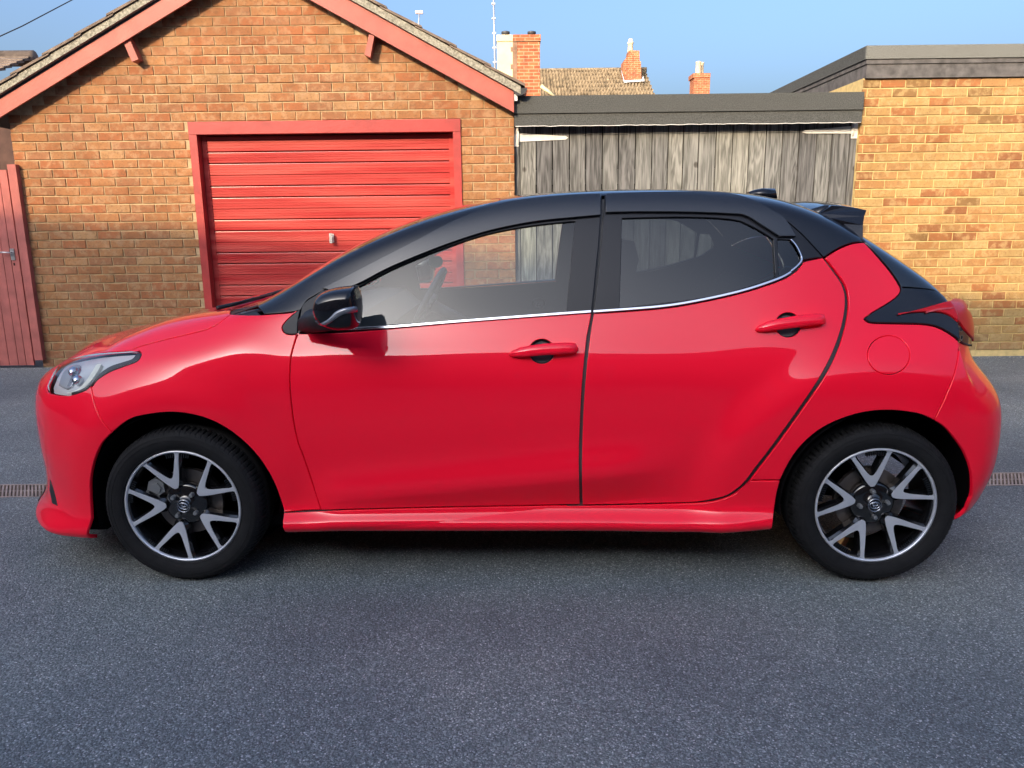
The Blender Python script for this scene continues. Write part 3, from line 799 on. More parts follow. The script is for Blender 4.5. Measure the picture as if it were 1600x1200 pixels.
# mast, aerial, cable
GAL = pmat('galvanised', (.42,.44,.47), .4, .6)
Ym = 16.0
p0, p1 = A(774.5,112,Ym), A(769.5,-70,Ym)
ms_ = empty('aerial_mast', (p0.x, Ym, p0.z-1.2), 'tall thin metal mast with clamps beside the cream chimney', 'mast')
mb = MB(); q0 = Vector((0,0,0)); q1 = p1-Vector(ms_.location)
mb.tube([q0, q1*.45, q1], [.022,.019,.015], 8); mb.build('mast_pole', GAL, ms_, (0,0,0))
for f in (.42,.5,.58,.66,.74,.82): 
    c = q1*f; mb = MB(); mb.box((c.x-.04,c.y-.025,c.z-.014),(c.x+.03,c.y+.025,c.z+.014)); mb.build('clamp', GAL, ms_, (0,0,0))
Ya = 24.0
p = A(654,38,Ya)
ae = empty('television_aerial', (p.x, Ya, p.z-2.0), 'small white television aerial on a short pole showing over the garage roof ridge', 'aerial')
AO = Vector(ae.location)
mb = MB(); mb.tube([(p.x-.04,Ya,p.z-2.0),(p.x,Ya,p.z),(A(655,22,Ya).x,Ya,A(655,22,Ya).z)], .02, 6); mb.build('aerial_pole', GAL, ae, -AO)
mb = MB(); pb(mb, 649, 660.5, 16.5, 20.5, Ya, .12); mb.build('aerial_head', pmat('white_plastic',(.8,.8,.8),.4), ae, -AO)
# a house body under the aerial so that it stands on something
h4 = empty('rear_house', (p.x, Ya, 0), 'low house hidden behind the gable that carries the small aerial', 'house')
mb = MB(); mb.box((p.x-3,Ya-1,0),(p.x+2.2,Ya+5,p.z-2.0)); mb.build('wall', HB, h4, -Vector(h4.location))
c0, c1_ = A(-60,84,14), A(112,0,17); c2_ = A(190,-40,19)
cb = MB(); cb.tube([c0, c0.lerp(c1_,.5)-Vector((0,0,.03)), c1_, c2_, c2_+(c2_-c1_)*3], .011, 5); tag(cb.build('overhead_cable', pmat('black_cable',(.03,.03,.03),.6)), 'thin black overhead cable crossing the top left corner of the sky', 'cable')

# ---- terrace behind the camera: it shades the yard and shows in the paint and glass
def terrace(i, x, y, ang, L, col, roofc, hr=9.75, ev=6.0, dep=8.6):
    h = empty('house', (x, y, 0), ['rendered end house across the yard behind the viewer', 'dark brick middle house across the yard behind the viewer', 'brick house with a chimney across the yard behind the viewer', 'last house of the row across the yard behind the viewer', 'brick house closing the yard far out on the left', 'brick house closing the yard far out on the right'][i], 'house', 'terrace of houses across the yard', rz=ang)
    def part(nm, mb, mt): return mb.build(nm, mt, h, (0,0,0))
    mb = MB(); mb.prism([(0,0),(dep,0),(dep,ev),(dep/2,hr-.15),(0,ev)], 0, L-.02, 0, Matrix.Rotation(-pi/2, 4, 'Z') @ Matrix.Scale(-1, 4, (0,1,0)) if False else Matrix(((0,1,0,0),(-1,0,0,0),(0,0,1,0),(0,0,0,1))))
    mb.build('wall', col, h, (0,0,0), fix=True)
    mb = MB()
    for (a0, a1) in ((.25, -dep/2), (-dep-.25, -dep/2)):
        ze = ev-.1
        mb.add([(-.1,a0,ze),(L,a0,ze),(L,a1,hr),(-.1,a1,hr),(-.1,a0,ze-.12),(L,a0,ze-.12),(L,a1,hr-.14),(-.1,a1,hr-.14)], [(0,1,2,3),(4,7,6,5),(0,4,5,1),(1,5,6,2),(3,2,6,7),(0,3,7,4)])
    mb.build('roof', roofc, h, (0,0,0), fix=True)
    wf = pmat('window_frame_white', (.7,.7,.7), .4); wg = pmat('window_pane_dark', (.02,.025,.03), .05, 0, 1)
    for (wx, wz, ww, wh) in ((L*.18,3.3,1.5,1.1),(L*.64,3.3,1.5,1.1),(L*.15,1.0,1.8,1.2),(L*.62,.1,.95,2.05),(L*.80,1.0,1.0,1.1)):
        mb = MB(); mb.box((wx,-.01,wz),(wx+ww,.04,wz+wh)); f = mb.build('window', wf, h, (0,0,0))
        mb = MB(); mb.box((wx+.07,.03,wz+.07),(wx+ww/2-.03,.05,wz+wh-.07)); mb.box((wx+ww/2+.03,.03,wz+.07),(wx+ww-.07,.05,wz+wh-.07)); mb.build('pane', wg, f, (0,0,0))
    return h
BD = brick_tex('yard_house_brick', (.30,.14,.08), (.24,.10,.06), (.30,.25,.2))
ANG = -.21
ridge0 = Vector((-14.2, -9.0, 0)); dv_ = Vector((cos(ANG), sin(ANG), 0)); nv_ = Vector((-sin(ANG), cos(ANG), 0))
start = ridge0+nv_*4.3-dv_*16.0
for i, L in enumerate((13.5, 13.5, 13.5, 14)):
    terrace(i, start.x, start.y, ANG, L, (pmat('grey_render',(.34,.32,.29),.9), BD, BD, BD)[i], pmat('slate_roof',(.07,.07,.075),.7,noise=.3,nscale=3))
    start = start+dv_*(L+ (0.0))
terrace(4, -19.0, 16.0, -pi/2, 26, BD, pmat('slate_roof_left',(.07,.07,.075),.7,noise=.3,nscale=3), 8.0, 5.2)
terrace(5, 19.0, -9.0, pi/2, 25, BD, pmat('slate_roof_right',(.07,.07,.075),.7,noise=.3,nscale=3), 8.0, 5.2)
# leafy garden tree at the right behind the viewer
tr = empty('garden_tree', (9.0, -4.5, 0), 'bushy garden tree behind the viewer to the right', 'tree')
mb = MB(); mb.tube([(0,0,0),(.1,.05,1.6),(.05,.1,3.0),(.2,0,4.2)], [.16,.13,.09,.04], 8)
r9 = random.Random(9); tips = []
for k in range(16):
    z = r9.uniform(1.7,3.8); a = r9.uniform(0, 2*pi); l = r9.uniform(.8,1.7)
    e = Vector((l*cos(a), l*sin(a), z+r9.uniform(.5,1.2))); mb.tube([(.08,.07,z), Vector((.08,.07,z)).lerp(e,.5)+Vector((0,0,.1)), e], [.05,.03,.012], 5); tips.append(e)
mb.build('trunk', pmat('bark',(.12,.09,.065),.9), tr, (0,0,0))
mb = MB()
for k in range(7000):
    c = r9.choice(tips); p = c+Vector((r9.gauss(0,.42), r9.gauss(0,.42), r9.gauss(0,.38)))
    d1 = Vector((r9.uniform(-1,1), r9.uniform(-1,1), r9.uniform(-1,1))).normalized()*.05; d2 = d1.cross(Vector((r9.uniform(-1,1), r9.uniform(-1,1), r9.uniform(-1,1)))).normalized()*.028
    mb.add([p-d1, p+d2, p+d1, p-d2], [(0,1,2,3)])
tag(mb.build('crown', pmat('leaf_green',(.06,.09,.03),.6,noise=.4,nscale=3), tr, (0,0,0)), kind='stuff')
print('setting done')
# ================================================================== THE CAR
PAINT = pmat('red_paint', (0.93, 0.003, 0.028), 0.6, 0.0, 1.0, 0.08, coatr=.008)
BLACKP = pmat('black_roof_paint', (0.008, 0.008, 0.011), 0.5, 0.0, 1.0, 0.03, coatr=.008)
SATIN = pmat('satin_black', (0.012, 0.012, 0.015), 0.30, 0.0, 0.22, 0.2, coatr=.1)
TRIM = pmat('black_plastic', (0.012, 0.012, 0.014), 0.55)
INNER = pmat('cabin_trim', (0.075, 0.078, 0.085), 0.7)
UNDER = pmat('underbody_black', (0.004, 0.004, 0.005), 0.9, spec=.1)
CHROME = pmat('bright_trim', (0.50, 0.52, 0.57), 0.16, 1.0)
GLASS_F = glass_mat('door_glass', (0.88, 0.93, 0.91), boost=.95)
GLASS_R = glass_mat('privacy_glass', (0.28, 0.32, 0.35), boost=1.15)
GLASS_B = pmat('rear_screen_glass', (0.008, 0.009, 0.011), 0.03, 0.0, 0.6)
GLASS_L = glass_mat('lamp_lens', (0.95, 0.96, 0.97), boost=1.0)
RUBBER = pmat('tyre_rubber', (0.010, 0.010, 0.011), 0.75, spec=.25, noise=.25, nscale=30, bump=.15, bscale=180)
GLOSSB = pmat('gloss_black_wheel', (0.006, 0.006, 0.007), 0.16, 0.0, 0.8)
SILVER = pmat('machined_alloy', (0.70, 0.72, 0.77), 0.38, 0.6, bump=.03, bscale=300)
DISC = pmat('brake_disc', (0.16, 0.14, 0.13), 0.4, 0.8, noise=.3, nscale=14)
STEEL = pmat('cast_steel', (0.30, 0.31, 0.32), 0.45, 0.7)
LAMPRED = pmat('red_lamp_lens', (0.50, 0.006, 0.012), 0.35, 0.0, 0.12, 0.2)
LAMPGREY = pmat('lamp_reflector', (0.72, 0.75, 0.77), 0.25, 0.25)
DRL = pmat('pale_light_guide', (0.75, 0.78, 0.70), 0.3)

CAR_O = Vector((-1.213, 3.579, 0.0)); CAR_YAW = -0.0292
car = empty('car', CAR_O, 'red five-door hatchback with black roof and two-tone alloy wheels parked across the tarmac', 'car', rz=CAR_YAW)
CM = Matrix.Translation(CAR_O) @ Matrix.Rotation(CAR_YAW, 4, 'Z')     # car frame: x rearwards from front axle, y = -halfwidth on near side
CMi = CM.inverted()

# ---- body surface: control net [station][row] -> (X, w, z)
def lerp_tab(tab, x):
    xs = [t[0] for t in tab]; ys = [t[1] for t in tab]
    return float(np.interp(x, xs, ys))
HC = [(-.83,.735),(-.77,.77),(-.70,.805),(-.58,.853),(-.42,.897),(-.13,.952),(0,.96),(.1,.968)]
def hoodz(X, w):
    c = lerp_tab(HC, X)
    s = min(1, max(0, (X + .35) / .45))
    return c + s * .03 * math.exp(-((w - .5) / .15) ** 2) - .05 * max(0, (w - .58) / .12) * (1 - .6 * s)
SILL = [(.74,.19),(.832,.198),(.868,.222),(.864,.252),(.830,.288),(.830,.35),(.840,.44),(.849,.58)]
def st(X, rows, low=None):
    low = low or SILL
    r = list(low) + list(rows)
    assert len(r) == 19, (X, len(r))
    return [(X, w, z) for (w, z) in r]
net = []
NZ = [(.14,-.70,.70),(.14,-.83,.80),(.162,-.872,.835),(.20,-.862,.84),(.26,-.825,.825),(.36,-.81,.83),(.45,-.815,.835),(.55,-.815,.84),(.63,-.81,.84),(.69,-.80,.82),(.73,-.77,.78),(.755,-.73,.70)]
for f, dX, Xc in ((0,0,-.70),(.25,.008,-.67),(.47,.04,-.61),(.68,.12,-.53),(.85,.235,-.43),(.955,.37,-.34)):
    s = [(Xn + dX, W * f, z + (0, .01, .01, .005, 0, 0, 0, 0, .015, .042, .082, .115)[i] * f ** 3) for i, (z, Xn, W) in enumerate(NZ)]
    X11, w11, z11 = s[-1]
    for k in range(1, 8):
        q = k / 7.0
        w = w11 * (1 - q); X = X11 + (Xc - X11) * min(1, q * 1.6)
        hz = hoodz(X, w)
        s.append((X, w, z11 + (max(hz, z11 + .003 * k) - z11) * sin(min(1, q * 2.0) * pi / 2)))
    net.append(s)
LF = [(.72,.17),(.81,.172),(.838,.19),(.846,.22),(.842,.28),(.846,.37),(.85,.46),(.857,.57)]
net.append(st(-.27, [(.852,.66),(.83,.74),(.79,.81),(.735,.864),(.68,.892),(.60,.912),(.50,.923),(.38,.926),(.25,.928),(.12,.926),(0,.926)], LF))
net.append(st(-.10, [(.862,.68),(.848,.77),(.806,.85),(.735,.908),(.68,.944),(.60,.968),(.50,.976),(.38,.972),(.25,.966),(.12,.962),(0,.960)], LF))
net.append(st(.08, [(.862,.69),(.852,.79),(.815,.88),(.748,.948),(.70,.982),(.63,1.0),(.52,1.002),(.39,.992),(.26,.984),(.13,.978),(0,.978)], LF))
net.append(st(.25, [(.858,.70),(.849,.81),(.822,.90),(.777,.965),(.742,1.0),(.70,1.02),(.65,1.03),(.55,1.04),(.38,1.05),(.2,1.06),(0,1.065)]))
net.append(st(.42, [(.852,.70),(.843,.815),(.811,.90),(.780,.968),(.752,1.02),(.725,1.055),(.692,1.085),(.645,1.11),(.50,1.135),(.26,1.155),(0,1.16)]))
net.append(st(.60, [(.849,.70),(.840,.815),(.808,.905),(.778,.975),(.747,1.045),(.714,1.11),(.682,1.165),(.637,1.205),(.51,1.235),(.26,1.255),(0,1.26)]))
net.append(st(.80, [(.848,.71),(.840,.815),(.807,.905),(.778,.978),(.745,1.065),(.711,1.145),(.674,1.225),(.628,1.285),(.51,1.32),(.26,1.338),(0,1.343)]))
net.append(st(1.0, [(.848,.71),(.840,.815),(.807,.907),(.778,.985),(.739,1.085),(.700,1.185),(.657,1.28),(.61,1.345),(.50,1.378),(.26,1.395),(0,1.40)]))
net.append(st(1.25,[(.848,.71),(.840,.815),(.807,.91),(.776,.993),(.732,1.10),(.686,1.215),(.638,1.325),(.59,1.395),(.49,1.423),(.25,1.437),(0,1.44)]))
net.append(st(1.60,[(.848,.71),(.840,.815),(.806,.912),(.772,1.005),(.727,1.12),(.680,1.235),(.628,1.355),(.58,1.418),(.49,1.442),(.25,1.455),(0,1.458)]))
net.append(st(1.95,[(.847,.71),(.838,.815),(.803,.915),(.767,1.02),(.726,1.13),(.680,1.24),(.630,1.352),(.583,1.412),(.48,1.438),(.25,1.45),(0,1.453)]))
LR = [(.74,.215),(.826,.222),(.858,.246),(.856,.276),(.846,.31),(.850,.37),(.854,.46),(.857,.58)]
net.append(st(2.25,[(.855,.70),(.843,.81),(.808,.92),(.765,1.02),(.725,1.12),(.683,1.22),(.643,1.318),(.595,1.375),(.47,1.405),(.25,1.42),(0,1.425)], LR))
net.append(st(2.50,[(.856,.70),(.843,.80),(.800,.90),(.742,.99),(.700,1.075),(.665,1.16),(.633,1.235),(.575,1.285),(.44,1.315),(.22,1.33),(0,1.335)], LR))
net.append(st(2.72,[(.846,.70),(.832,.79),(.788,.88),(.738,.95),(.702,1.01),(.672,1.065),(.632,1.12),(.562,1.155),(.42,1.18),(.2,1.19),(0,1.195)], LR))
LT = [(.74,.24),(.80,.245),(.824,.262),(.828,.29),(.828,.33),(.830,.40),(.832,.48),(.833,.58)]
net.append(st(2.84,[(.828,.675),(.812,.755),(.782,.835),(.755,.895),(.728,.95),(.695,.995),(.64,1.035),(.555,1.06),(.4,1.08),(.2,1.09),(0,1.095)], LT))
TL = [(.22,2.98,.72),(.22,3.04,.80),(.24,3.09,.835),(.28,3.12,.84),(.33,3.14,.845),(.40,3.16,.85),(.48,3.17,.85),(.58,3.17,.85),(.67,3.155,.845),(.74,3.115,.83),(.795,3.075,.81),(.85,3.06,.79),(.91,3.065,.77),(.965,3.06,.74),(1.01,3.04,.70)]
for f, dX in ((.955,-.23),(.85,-.135),(.68,-.07),(.47,-.028),(.25,-.006),(0,0)):
    s = [(Xn + dX, W * f, z) for (z, Xn, W) in TL]
    X14, w14, z14 = s[-1]
    for k in range(1, 5):
        q = k / 4.0
        s.append((X14 - .02 * q, w14 * (1 - q), z14 + .012 * q))
    net.append(s)
NET = np.array(net)
NI, NK, _ = NET.shape

def bas(x, n):
    """uniform cubic B-spline on n control points with phantom ends; x in [0, n-1]"""
    i = np.clip(np.floor(x).astype(int), 0, n - 2); t = x - i
    B = np.stack([(1-t)**3/6, (3*t**3-6*t**2+4)/6, (-3*t**3+3*t**2+3*t+1)/6, t**3/6], -1)
    return i, B
def pad(C):
    a = np.concatenate([2*C[:1]-C[1:2], C, 2*C[-1:]-C[-2:-1]], 0)
    return np.concatenate([2*a[:,:1]-a[:,1:2], a, 2*a[:,-1:]-a[:,-2:-1]], 1)
def bs_eval(CP, u, v):
    iu, Bu = bas(u, NI); iv, Bv = bas(v, NK)
    out = np.zeros(u.shape + (3,))
    for a in range(4):
        for b in range(4):
            out += (Bu[..., a] * Bv[..., b])[..., None] * CP[iu + a, iv + b]
    return out
CC = NET.copy()
gu, gv = np.meshgrid(np.arange(NI, dtype=float), np.arange(NK, dtype=float), indexing='ij')
for it in range(3):
    CC = CC + 0.75 * (NET - bs_eval(pad(CC), gu, gv))
CP = pad(CC)

def sstep(a, b, x):
    t = np.clip((x - a) / (b - a), 0, 1); return t*t*t*(t*(6*t-15)+10)
def feat(X, z):
    """pressed-in shapes added to the half width"""
    zc = .315 + .105 * (X - .45) / 1.03
    on = sstep(.42, .62, X) * (1 - sstep(1.55, 1.95, X))
    d = z - zc
    up = np.exp(-(np.maximum(d, 0) / .085) ** 2)
    dn = np.maximum(1 - 1.15 * (np.sqrt((np.minimum(d, 0) / .09) ** 2 + .05) - sqrt(.05)), -.3)
    ridge = .026 * on * np.where(d > 0, up, dn)
    r = np.sqrt(((X - 2.60) / 1.22) ** 2 + (z - .33) ** 2)
    h = .026 * (1 - sstep(.46, .625, r))
    r2 = np.sqrt(((X + .02) / 1.0) ** 2 + (z - .33) ** 2)
    h2 = .012 * (1 - sstep(.36, .52, r2))
    swage = .006 * np.exp(-((z - (.885 + .01 * X)) / .03) ** 2) * sstep(1.2, 1.9, X) * (1 - sstep(2.35, 2.6, X))
    return ridge + h + h2
def S(u, v):
    P = bs_eval(CP, u, v)
    k = np.clip(P[..., 1] / .75, 0, 1) ** 2 * (1 - sstep(10.8, 12.2, v))
    P[..., 1] = np.maximum(P[..., 1] + feat(P[..., 0], P[..., 2]) * k, 0) if True else P[..., 1]
    return P
def SN(u, v):
    e = 2e-3
    u0, u1 = np.clip(u - e, 0, NI-1), np.clip(u + e, 0, NI-1)
    v0, v1 = np.clip(v - e, 0, NK-1), np.clip(v + e, 0, NK-1)
    P = S(u, v)
    du = (S(u1, v) - S(u0, v)) / (u1 - u0)[..., None]; dv = (S(u, v1) - S(u, v0)) / (v1 - v0)[..., None]
    N = np.cross(du, dv)
    L = np.linalg.norm(N, axis=-1, keepdims=True)
    N = N / np.maximum(L, 1e-9)
    return P, du, dv, N
# sign: want outward
_, _, _, _n = SN(np.array([12.0]), np.array([7.0])); NSG = 1.0 if _n[0, 1] > 0 else -1.0

GU, GV = 420, 260
_u = np.linspace(0, NI-1, GU); _v = np.linspace(0, NK-1, GV)
UU, VV = np.meshgrid(_u, _v, indexing='ij')
GP = S(UU, VV)
_verts = [Vector((p[0], -p[1], p[2])) for p in GP.reshape(-1, 3)]
_faces = []
for i in range(GU-1):
    for j in range(GV-1):
        a = i*GV+j; _faces.append((a, a+GV, a+GV+1)); _faces.append((a, a+GV+1, a+1))
BV = BVHTree.FromPolygons(_verts, _faces)
UVF = UU.reshape(-1), VV.reshape(-1)
def face_uv(fi, loc):
    f = _faces[fi]; a, b, c = (_verts[i] for i in f)
    v0, v1, v2 = b-a, c-a, loc-a
    d00, d01, d11, d20, d21 = v0.dot(v0), v0.dot(v1), v1.dot(v1), v2.dot(v0), v2.dot(v1)
    den = d00*d11-d01*d01
    if abs(den) < 1e-16: return float(UVF[0][f[0]]), float(UVF[1][f[0]])
    y = (d11*d20-d01*d21)/den; z = (d00*d21-d01*d20)/den; x = 1-y-z
    return (float(x*UVF[0][f[0]]+y*UVF[0][f[1]]+z*UVF[0][f[2]]), float(x*UVF[1][f[0]]+y*UVF[1][f[1]]+z*UVF[1][f[2]]))
CAMP = CMi @ Vector((0, 0, CAMH))
def hit_ray(o, d):
    loc, n, fi, dist = BV.ray_cast(o, d)
    if fi is not None: return face_uv(fi, loc)
    best = None
    for t in np.linspace(1.5, 6, 120):
        p = o + d * float(t)
        l, n, f, ds = BV.find_nearest(p)
        if best is None or ds < best[0]: best = (ds, l, f, t)
    t0 = best[3]
    for t in np.linspace(t0-.04, t0+.04, 30):
        p = o + d * float(t)
        l, n, f, ds = BV.find_nearest(p)
        if ds < best[0]: best = (ds, l, f, t)
    return face_uv(best[2], best[1])
def H(px, py):
    d = (CMi.to_3x3() @ px_ray(px, py)).normalized()
    return hit_ray(CAMP, d)
def HT(X, w):
    return hit_ray(Vector((X, -w, 3)), Vector((0, 0, -1)))
def HS(X, z):
    return hit_ray(Vector((X, -3, z)), Vector((0, 1, 0)))
def HN(X, w, z):
    l, n, f, ds = BV.find_nearest(Vector((X, -w, z))); return face_uv(f, l)
def P3(u, v, off=0.0):
    P, du, dv, N = SN(np.array([float(u)]), np.array([float(v)]))
    q = P[0] + N[0] * NSG * off
    return Vector((q[0], -q[1], q[2])), Vector((N[0][0]*NSG, -N[0][1]*NSG, N[0][2]*NSG))

def smooth_line(pts, n=6):
    """catmull-rom through uv points marked as a curve"""
    out = []
    for i in range(len(pts) - 1):
        p0 = pts[max(i-1, 0)]; p1 = pts[i]; p2 = pts[i+1]; p3 = pts[min(i+2, len(pts)-1)]
        for k in range(n):
            t = k / n
            out.append(tuple(.5*((2*p1[c]) + (-p0[c]+p2[c])*t + (2*p0[c]-5*p1[c]+4*p2[c]-p3[c])*t*t + (-p0[c]+3*p1[c]-3*p2[c]+p3[c])*t**3) for c in (0, 1)))
    out.append(pts[-1]); return out

def curve_px(*pts):            # smooth curve through photo points on the surface
    return smooth_line([tuple(p) for p in pts], 5)
def poly(*segs):
    """each segment: ('s', pts) smooth through px, ('l', pts) straight px, ('uv', pts)"""
    out = []
    for kind, pts in segs:
        if kind == 's': q = [H(*p) for p in smooth_line(pts, 5)]
        elif kind == 'l': q = [H(*p) for p in pts]
        elif kind == 'lo':               # px points pushed to the lower surface edge
            q = [(H(*p)[0], V0) for p in pts]
        else: q = list(pts)
        for a in q:
            if not out or (abs(out[-1][0]-a[0]) + abs(out[-1][1]-a[1])) > 1e-4: out.append(a)
    if abs(out[0][0]-out[-1][0]) + abs(out[0][1]-out[-1][1]) < 1e-4: out.pop()
    return out
V0 = 0.98

def densify(pg, step=.02):
    out = []
    n = len(pg)
    P = S(np.array([p[0] for p in pg]), np.array([p[1] for p in pg]))
    for i in range(n):
        j = (i+1) % n
        L = float(np.linalg.norm(P[i]-P[j])); m = max(1, int(L/step))
        for k in range(m):
            t = k/m; out.append((pg[i][0]*(1-t)+pg[j][0]*t, pg[i][1]*(1-t)+pg[j][1]*t))
    return out
def area(pg):
    return sum(pg[i][0]*pg[(i+1) % len(pg)][1]-pg[(i+1) % len(pg)][0]*pg[i][1] for i in range(len(pg)))/2
def inset(pg, d, keep=None):
    """move the outline inwards by d metres on the surface; points on the centre line stay"""
    n = len(pg); u = np.array([p[0] for p in pg]); v = np.array([p[1] for p in pg])
    P, du, dv, N = SN(u, v)
    s = 1.0 if area(pg) > 0 else -1.0
    out = []
    for i in range(n):
        if P[i][1] < .004: out.append(pg[i]); continue
        a, b = P[(i-1) % n], P[(i+1) % n]
        t = b - a
        ta = P[i]-a; tb = b-P[i]
        la, lb = np.linalg.norm(ta), np.linalg.norm(tb)
        if la > 1e-9 and lb > 1e-9:
            t = ta/la + tb/lb
            half = max(.35, np.linalg.norm(t)/2)
        else: half = 1
        L = np.linalg.norm(t)
        if L < 1e-9: out.append(pg[i]); continue
        t = t/L
        inn = np.cross(N[i], t) * s * (d/half)
        A = np.stack([du[i], dv[i]], 1)
        q, *_ = np.linalg.lstsq(A, inn, rcond=None)
        q = np.clip(q, -.4, .4)
        out.append((float(np.clip(pg[i][0]+q[0], 0, NI-1)), float(np.clip(pg[i][1]+q[1], 0, NK-1))))
    return out
def inside(px, py, pg):
    x = np.array([p[0] for p in pg]); y = np.array([p[1] for p in pg]); x2 = np.roll(x, -1); y2 = np.roll(y, -1)
    res = np.zeros(px.shape, bool)
    for a, b, c, d in zip(x, y, x2, y2):
        if b == d: continue
        cond = ((b > py) != (d > py)) & (px < (c-a)*(py-b)/(d-b)+a)
        res ^= cond
    return res
def near_edge(px, py, pg, r):
    x = np.array([p[0] for p in pg]); y = np.array([p[1] for p in pg])
    m = np.full(px.shape, 1e9)
    for a, b in zip(x, y): m = np.minimum(m, (px-a)**2+(py-b)**2)
    return m < r*r

def panel(name, pg, mat, parent=None, off=0.0, gap=.0025, holes=(), both=False, lip=.014, bevel=.0022, step=(.09, .16), flip=False, mirror=True, hole_gap=None, edge=.018, sub=None):
    """a sheet of bodywork following the body surface inside outline pg (u,v)"""
    pg = densify(pg, edge)
    hs = [densify(h, edge) for h in holes]
    out0 = inset(pg, gap) if gap else pg
    hs0 = [inset(h, -(hole_gap or 0.0)) if hole_gap else h for h in hs]
    top = inset(out0, bevel) if bevel else out0
    htop = [inset(h, -bevel) if bevel else h for h in hs0]
    rings = [top] + htop
    ver = []; edges = []
    for r in rings:
        n0 = len(ver); ver += r; edges += [(n0+i, n0+(i+1) % len(r)) for i in range(len(r))]
    us = [p[0] for p in top]; vs = [p[1] for p in top]
    du, dv = step
    g1, g2 = np.meshgrid(np.arange(min(us), max(us), du)+du/2, np.arange(min(vs), max(vs), dv)+dv/2, indexing='ij')
    g1 = g1 + (np.arange(g1.shape[1]) % 2)[None, :]*du/2
    gx, gy = g1.ravel(), g2.ravel()
    ok = inside(gx, gy, top)
    for h in htop: ok &= ~inside(gx, gy, h)
    for r in rings: ok &= ~near_edge(gx, gy, r, min(du, dv)*.35)
    ver += list(zip(gx[ok].tolist(), gy[ok].tolist()))
    res = delaunay_2d_cdt([Vector(p) for p in ver], edges, [], 0, 1e-7)
    rv, re, rf, ov = res[0], res[1], res[2], res[3]
    U = np.array([p[0] for p in rv]); V = np.array([p[1] for p in rv])
    tri = np.array([f for f in rf])
    cx = U[tri].mean(1); cy = V[tri].mean(1)
    ok = inside(cx, cy, top)
    for h in htop: ok &= ~inside(cx, cy, h)
    tri = tri[ok]
    P, _, _, N = SN(U, V); N = N*NSG
    P = P + N*off
    verts = P.tolist(); norms = N.tolist(); faces = [tuple(t) for t in tri]
    # orientation of kept triangles
    if faces:
        A, B, C_ = P[tri[:, 0]], P[tri[:, 1]], P[tri[:, 2]]
        if (np.cross(B-A, C_-A)*N[tri[:, 0]]).sum() < 0: faces = [f[::-1] for f in faces]
    # edge: bevel + lip
    def ring(top_r, bot_r, ishole):
        n = len(top_r)
        ut = np.array([p[0] for p in top_r]); vt = np.array([p[1] for p in top_r])
        ub = np.array([p[0] for p in bot_r]); vb = np.array([p[1] for p in bot_r])
        Pt, _, _, Nt = SN(ut, vt); Nt = Nt*NSG; Pt = Pt+Nt*off
        Pb, _, _, Nb = SN(ub, vb); Nb = Nb*NSG
        out = Pb+Nb*off-Pt
        L = np.linalg.norm(out, axis=1, keepdims=True); out = np.where(L > 1e-9, out/np.maximum(L, 1e-9), 0)
        Pm = Pb+Nb*(off-bevel); Pd = Pb+Nb*(off-lip)
        base = len(verts)
        cen = Pt[:, 1] < .004
        for arr, nr in ((Pt, Nt), (Pm, (Nt*.5+out)), (Pd, out+1e-6)):
            for k in range(n):
                verts.append(arr[k].tolist())
                q = nr[k]; q = q/max(np.linalg.norm(q), 1e-9); norms.append(q.tolist())
        w = 1 if area(top_r) > 0 else -1
        if ishole: w = -w
        for k in range(n):
            k2 = (k+1) % n
            if cen[k] and cen[k2]: continue
            for l in (0, 1):
                f = (base+l*n+k, base+(l+1)*n+k, base+(l+1)*n+k2, base+l*n+k2)
                faces.append(f if w*NSG*SGN > 0 else f[::-1])
    ring(top, out0, False)
    for a, b in zip(htop, hs0): ring(a, b, True)
    verts = [(p[0], -p[1], p[2]) for p in verts]; norms = [(p[0], -p[1], p[2]) for p in norms]
    faces = [f[::-1] for f in faces]
    if flip:
        faces = [f[::-1] for f in faces]; norms = [(-a, -b, -c) for a, b, c in norms]
    if both:
        n = len(verts)
        m = {}
        v2 = []; idx = []
        for i, p in enumerate(verts):
            if abs(p[1]) < 1e-6: idx.append(i)
            else:
                idx.append(n+len(v2)); v2.append((p[0], -p[1], p[2])); m[len(v2)-1] = (norms[i][0], -norms[i][1], norms[i][2])
        for i, p in enumerate(verts):
            if abs(p[1]) < 1e-6:
                q = Vector((norms[i][0], 0, norms[i][2]))
                if q.length > 1e-6: norms[i] = tuple(q.normalized())
        faces += [tuple(idx[i] for i in f)[::-1] for f in faces]
        verts += v2; norms += [m[i] for i in range(len(v2))]
    me = bpy.data.meshes.new(name)
    me.from_pydata(verts, [], faces)
    me.polygons.foreach_set('use_smooth', [True]*len(me.polygons))
    me.update()
    me.normals_split_custom_set_from_vertices(norms)
    o = link(name, me, mat, parent or car)
    if mirror and not both and parent is None:
        o2 = o.copy(); o2.scale = (1, -1, 1); COL.objects.link(o2)
        return o, o2
    return o, None
SGN = 1.0
def sub_pair(name, pg, mat, pair, **k):
    """a sub-part on the near panel and its mirror on the far one"""
    o, _ = panel(name, pg, mat, parent=pair[0], mirror=False, **k)
    if pair[1] is not None:
        o2 = o.copy(); o2.parent = pair[1]; COL.objects.link(o2)
    return o
def pair_mesh(name, mb, mat, pair, fix=True):
    o = mb.build(name, mat, pair[0], fix=fix)
    if pair[1] is not None:
        o2 = o.copy(); o2.parent = pair[1]
        if pair[1] is pair[0] or pair[1] is car: o2.scale = (1, -1, 1)
        COL.objects.link(o2)
    return o

UC0, UCN = 0.0, NI-1.0; VC = NK-1.0
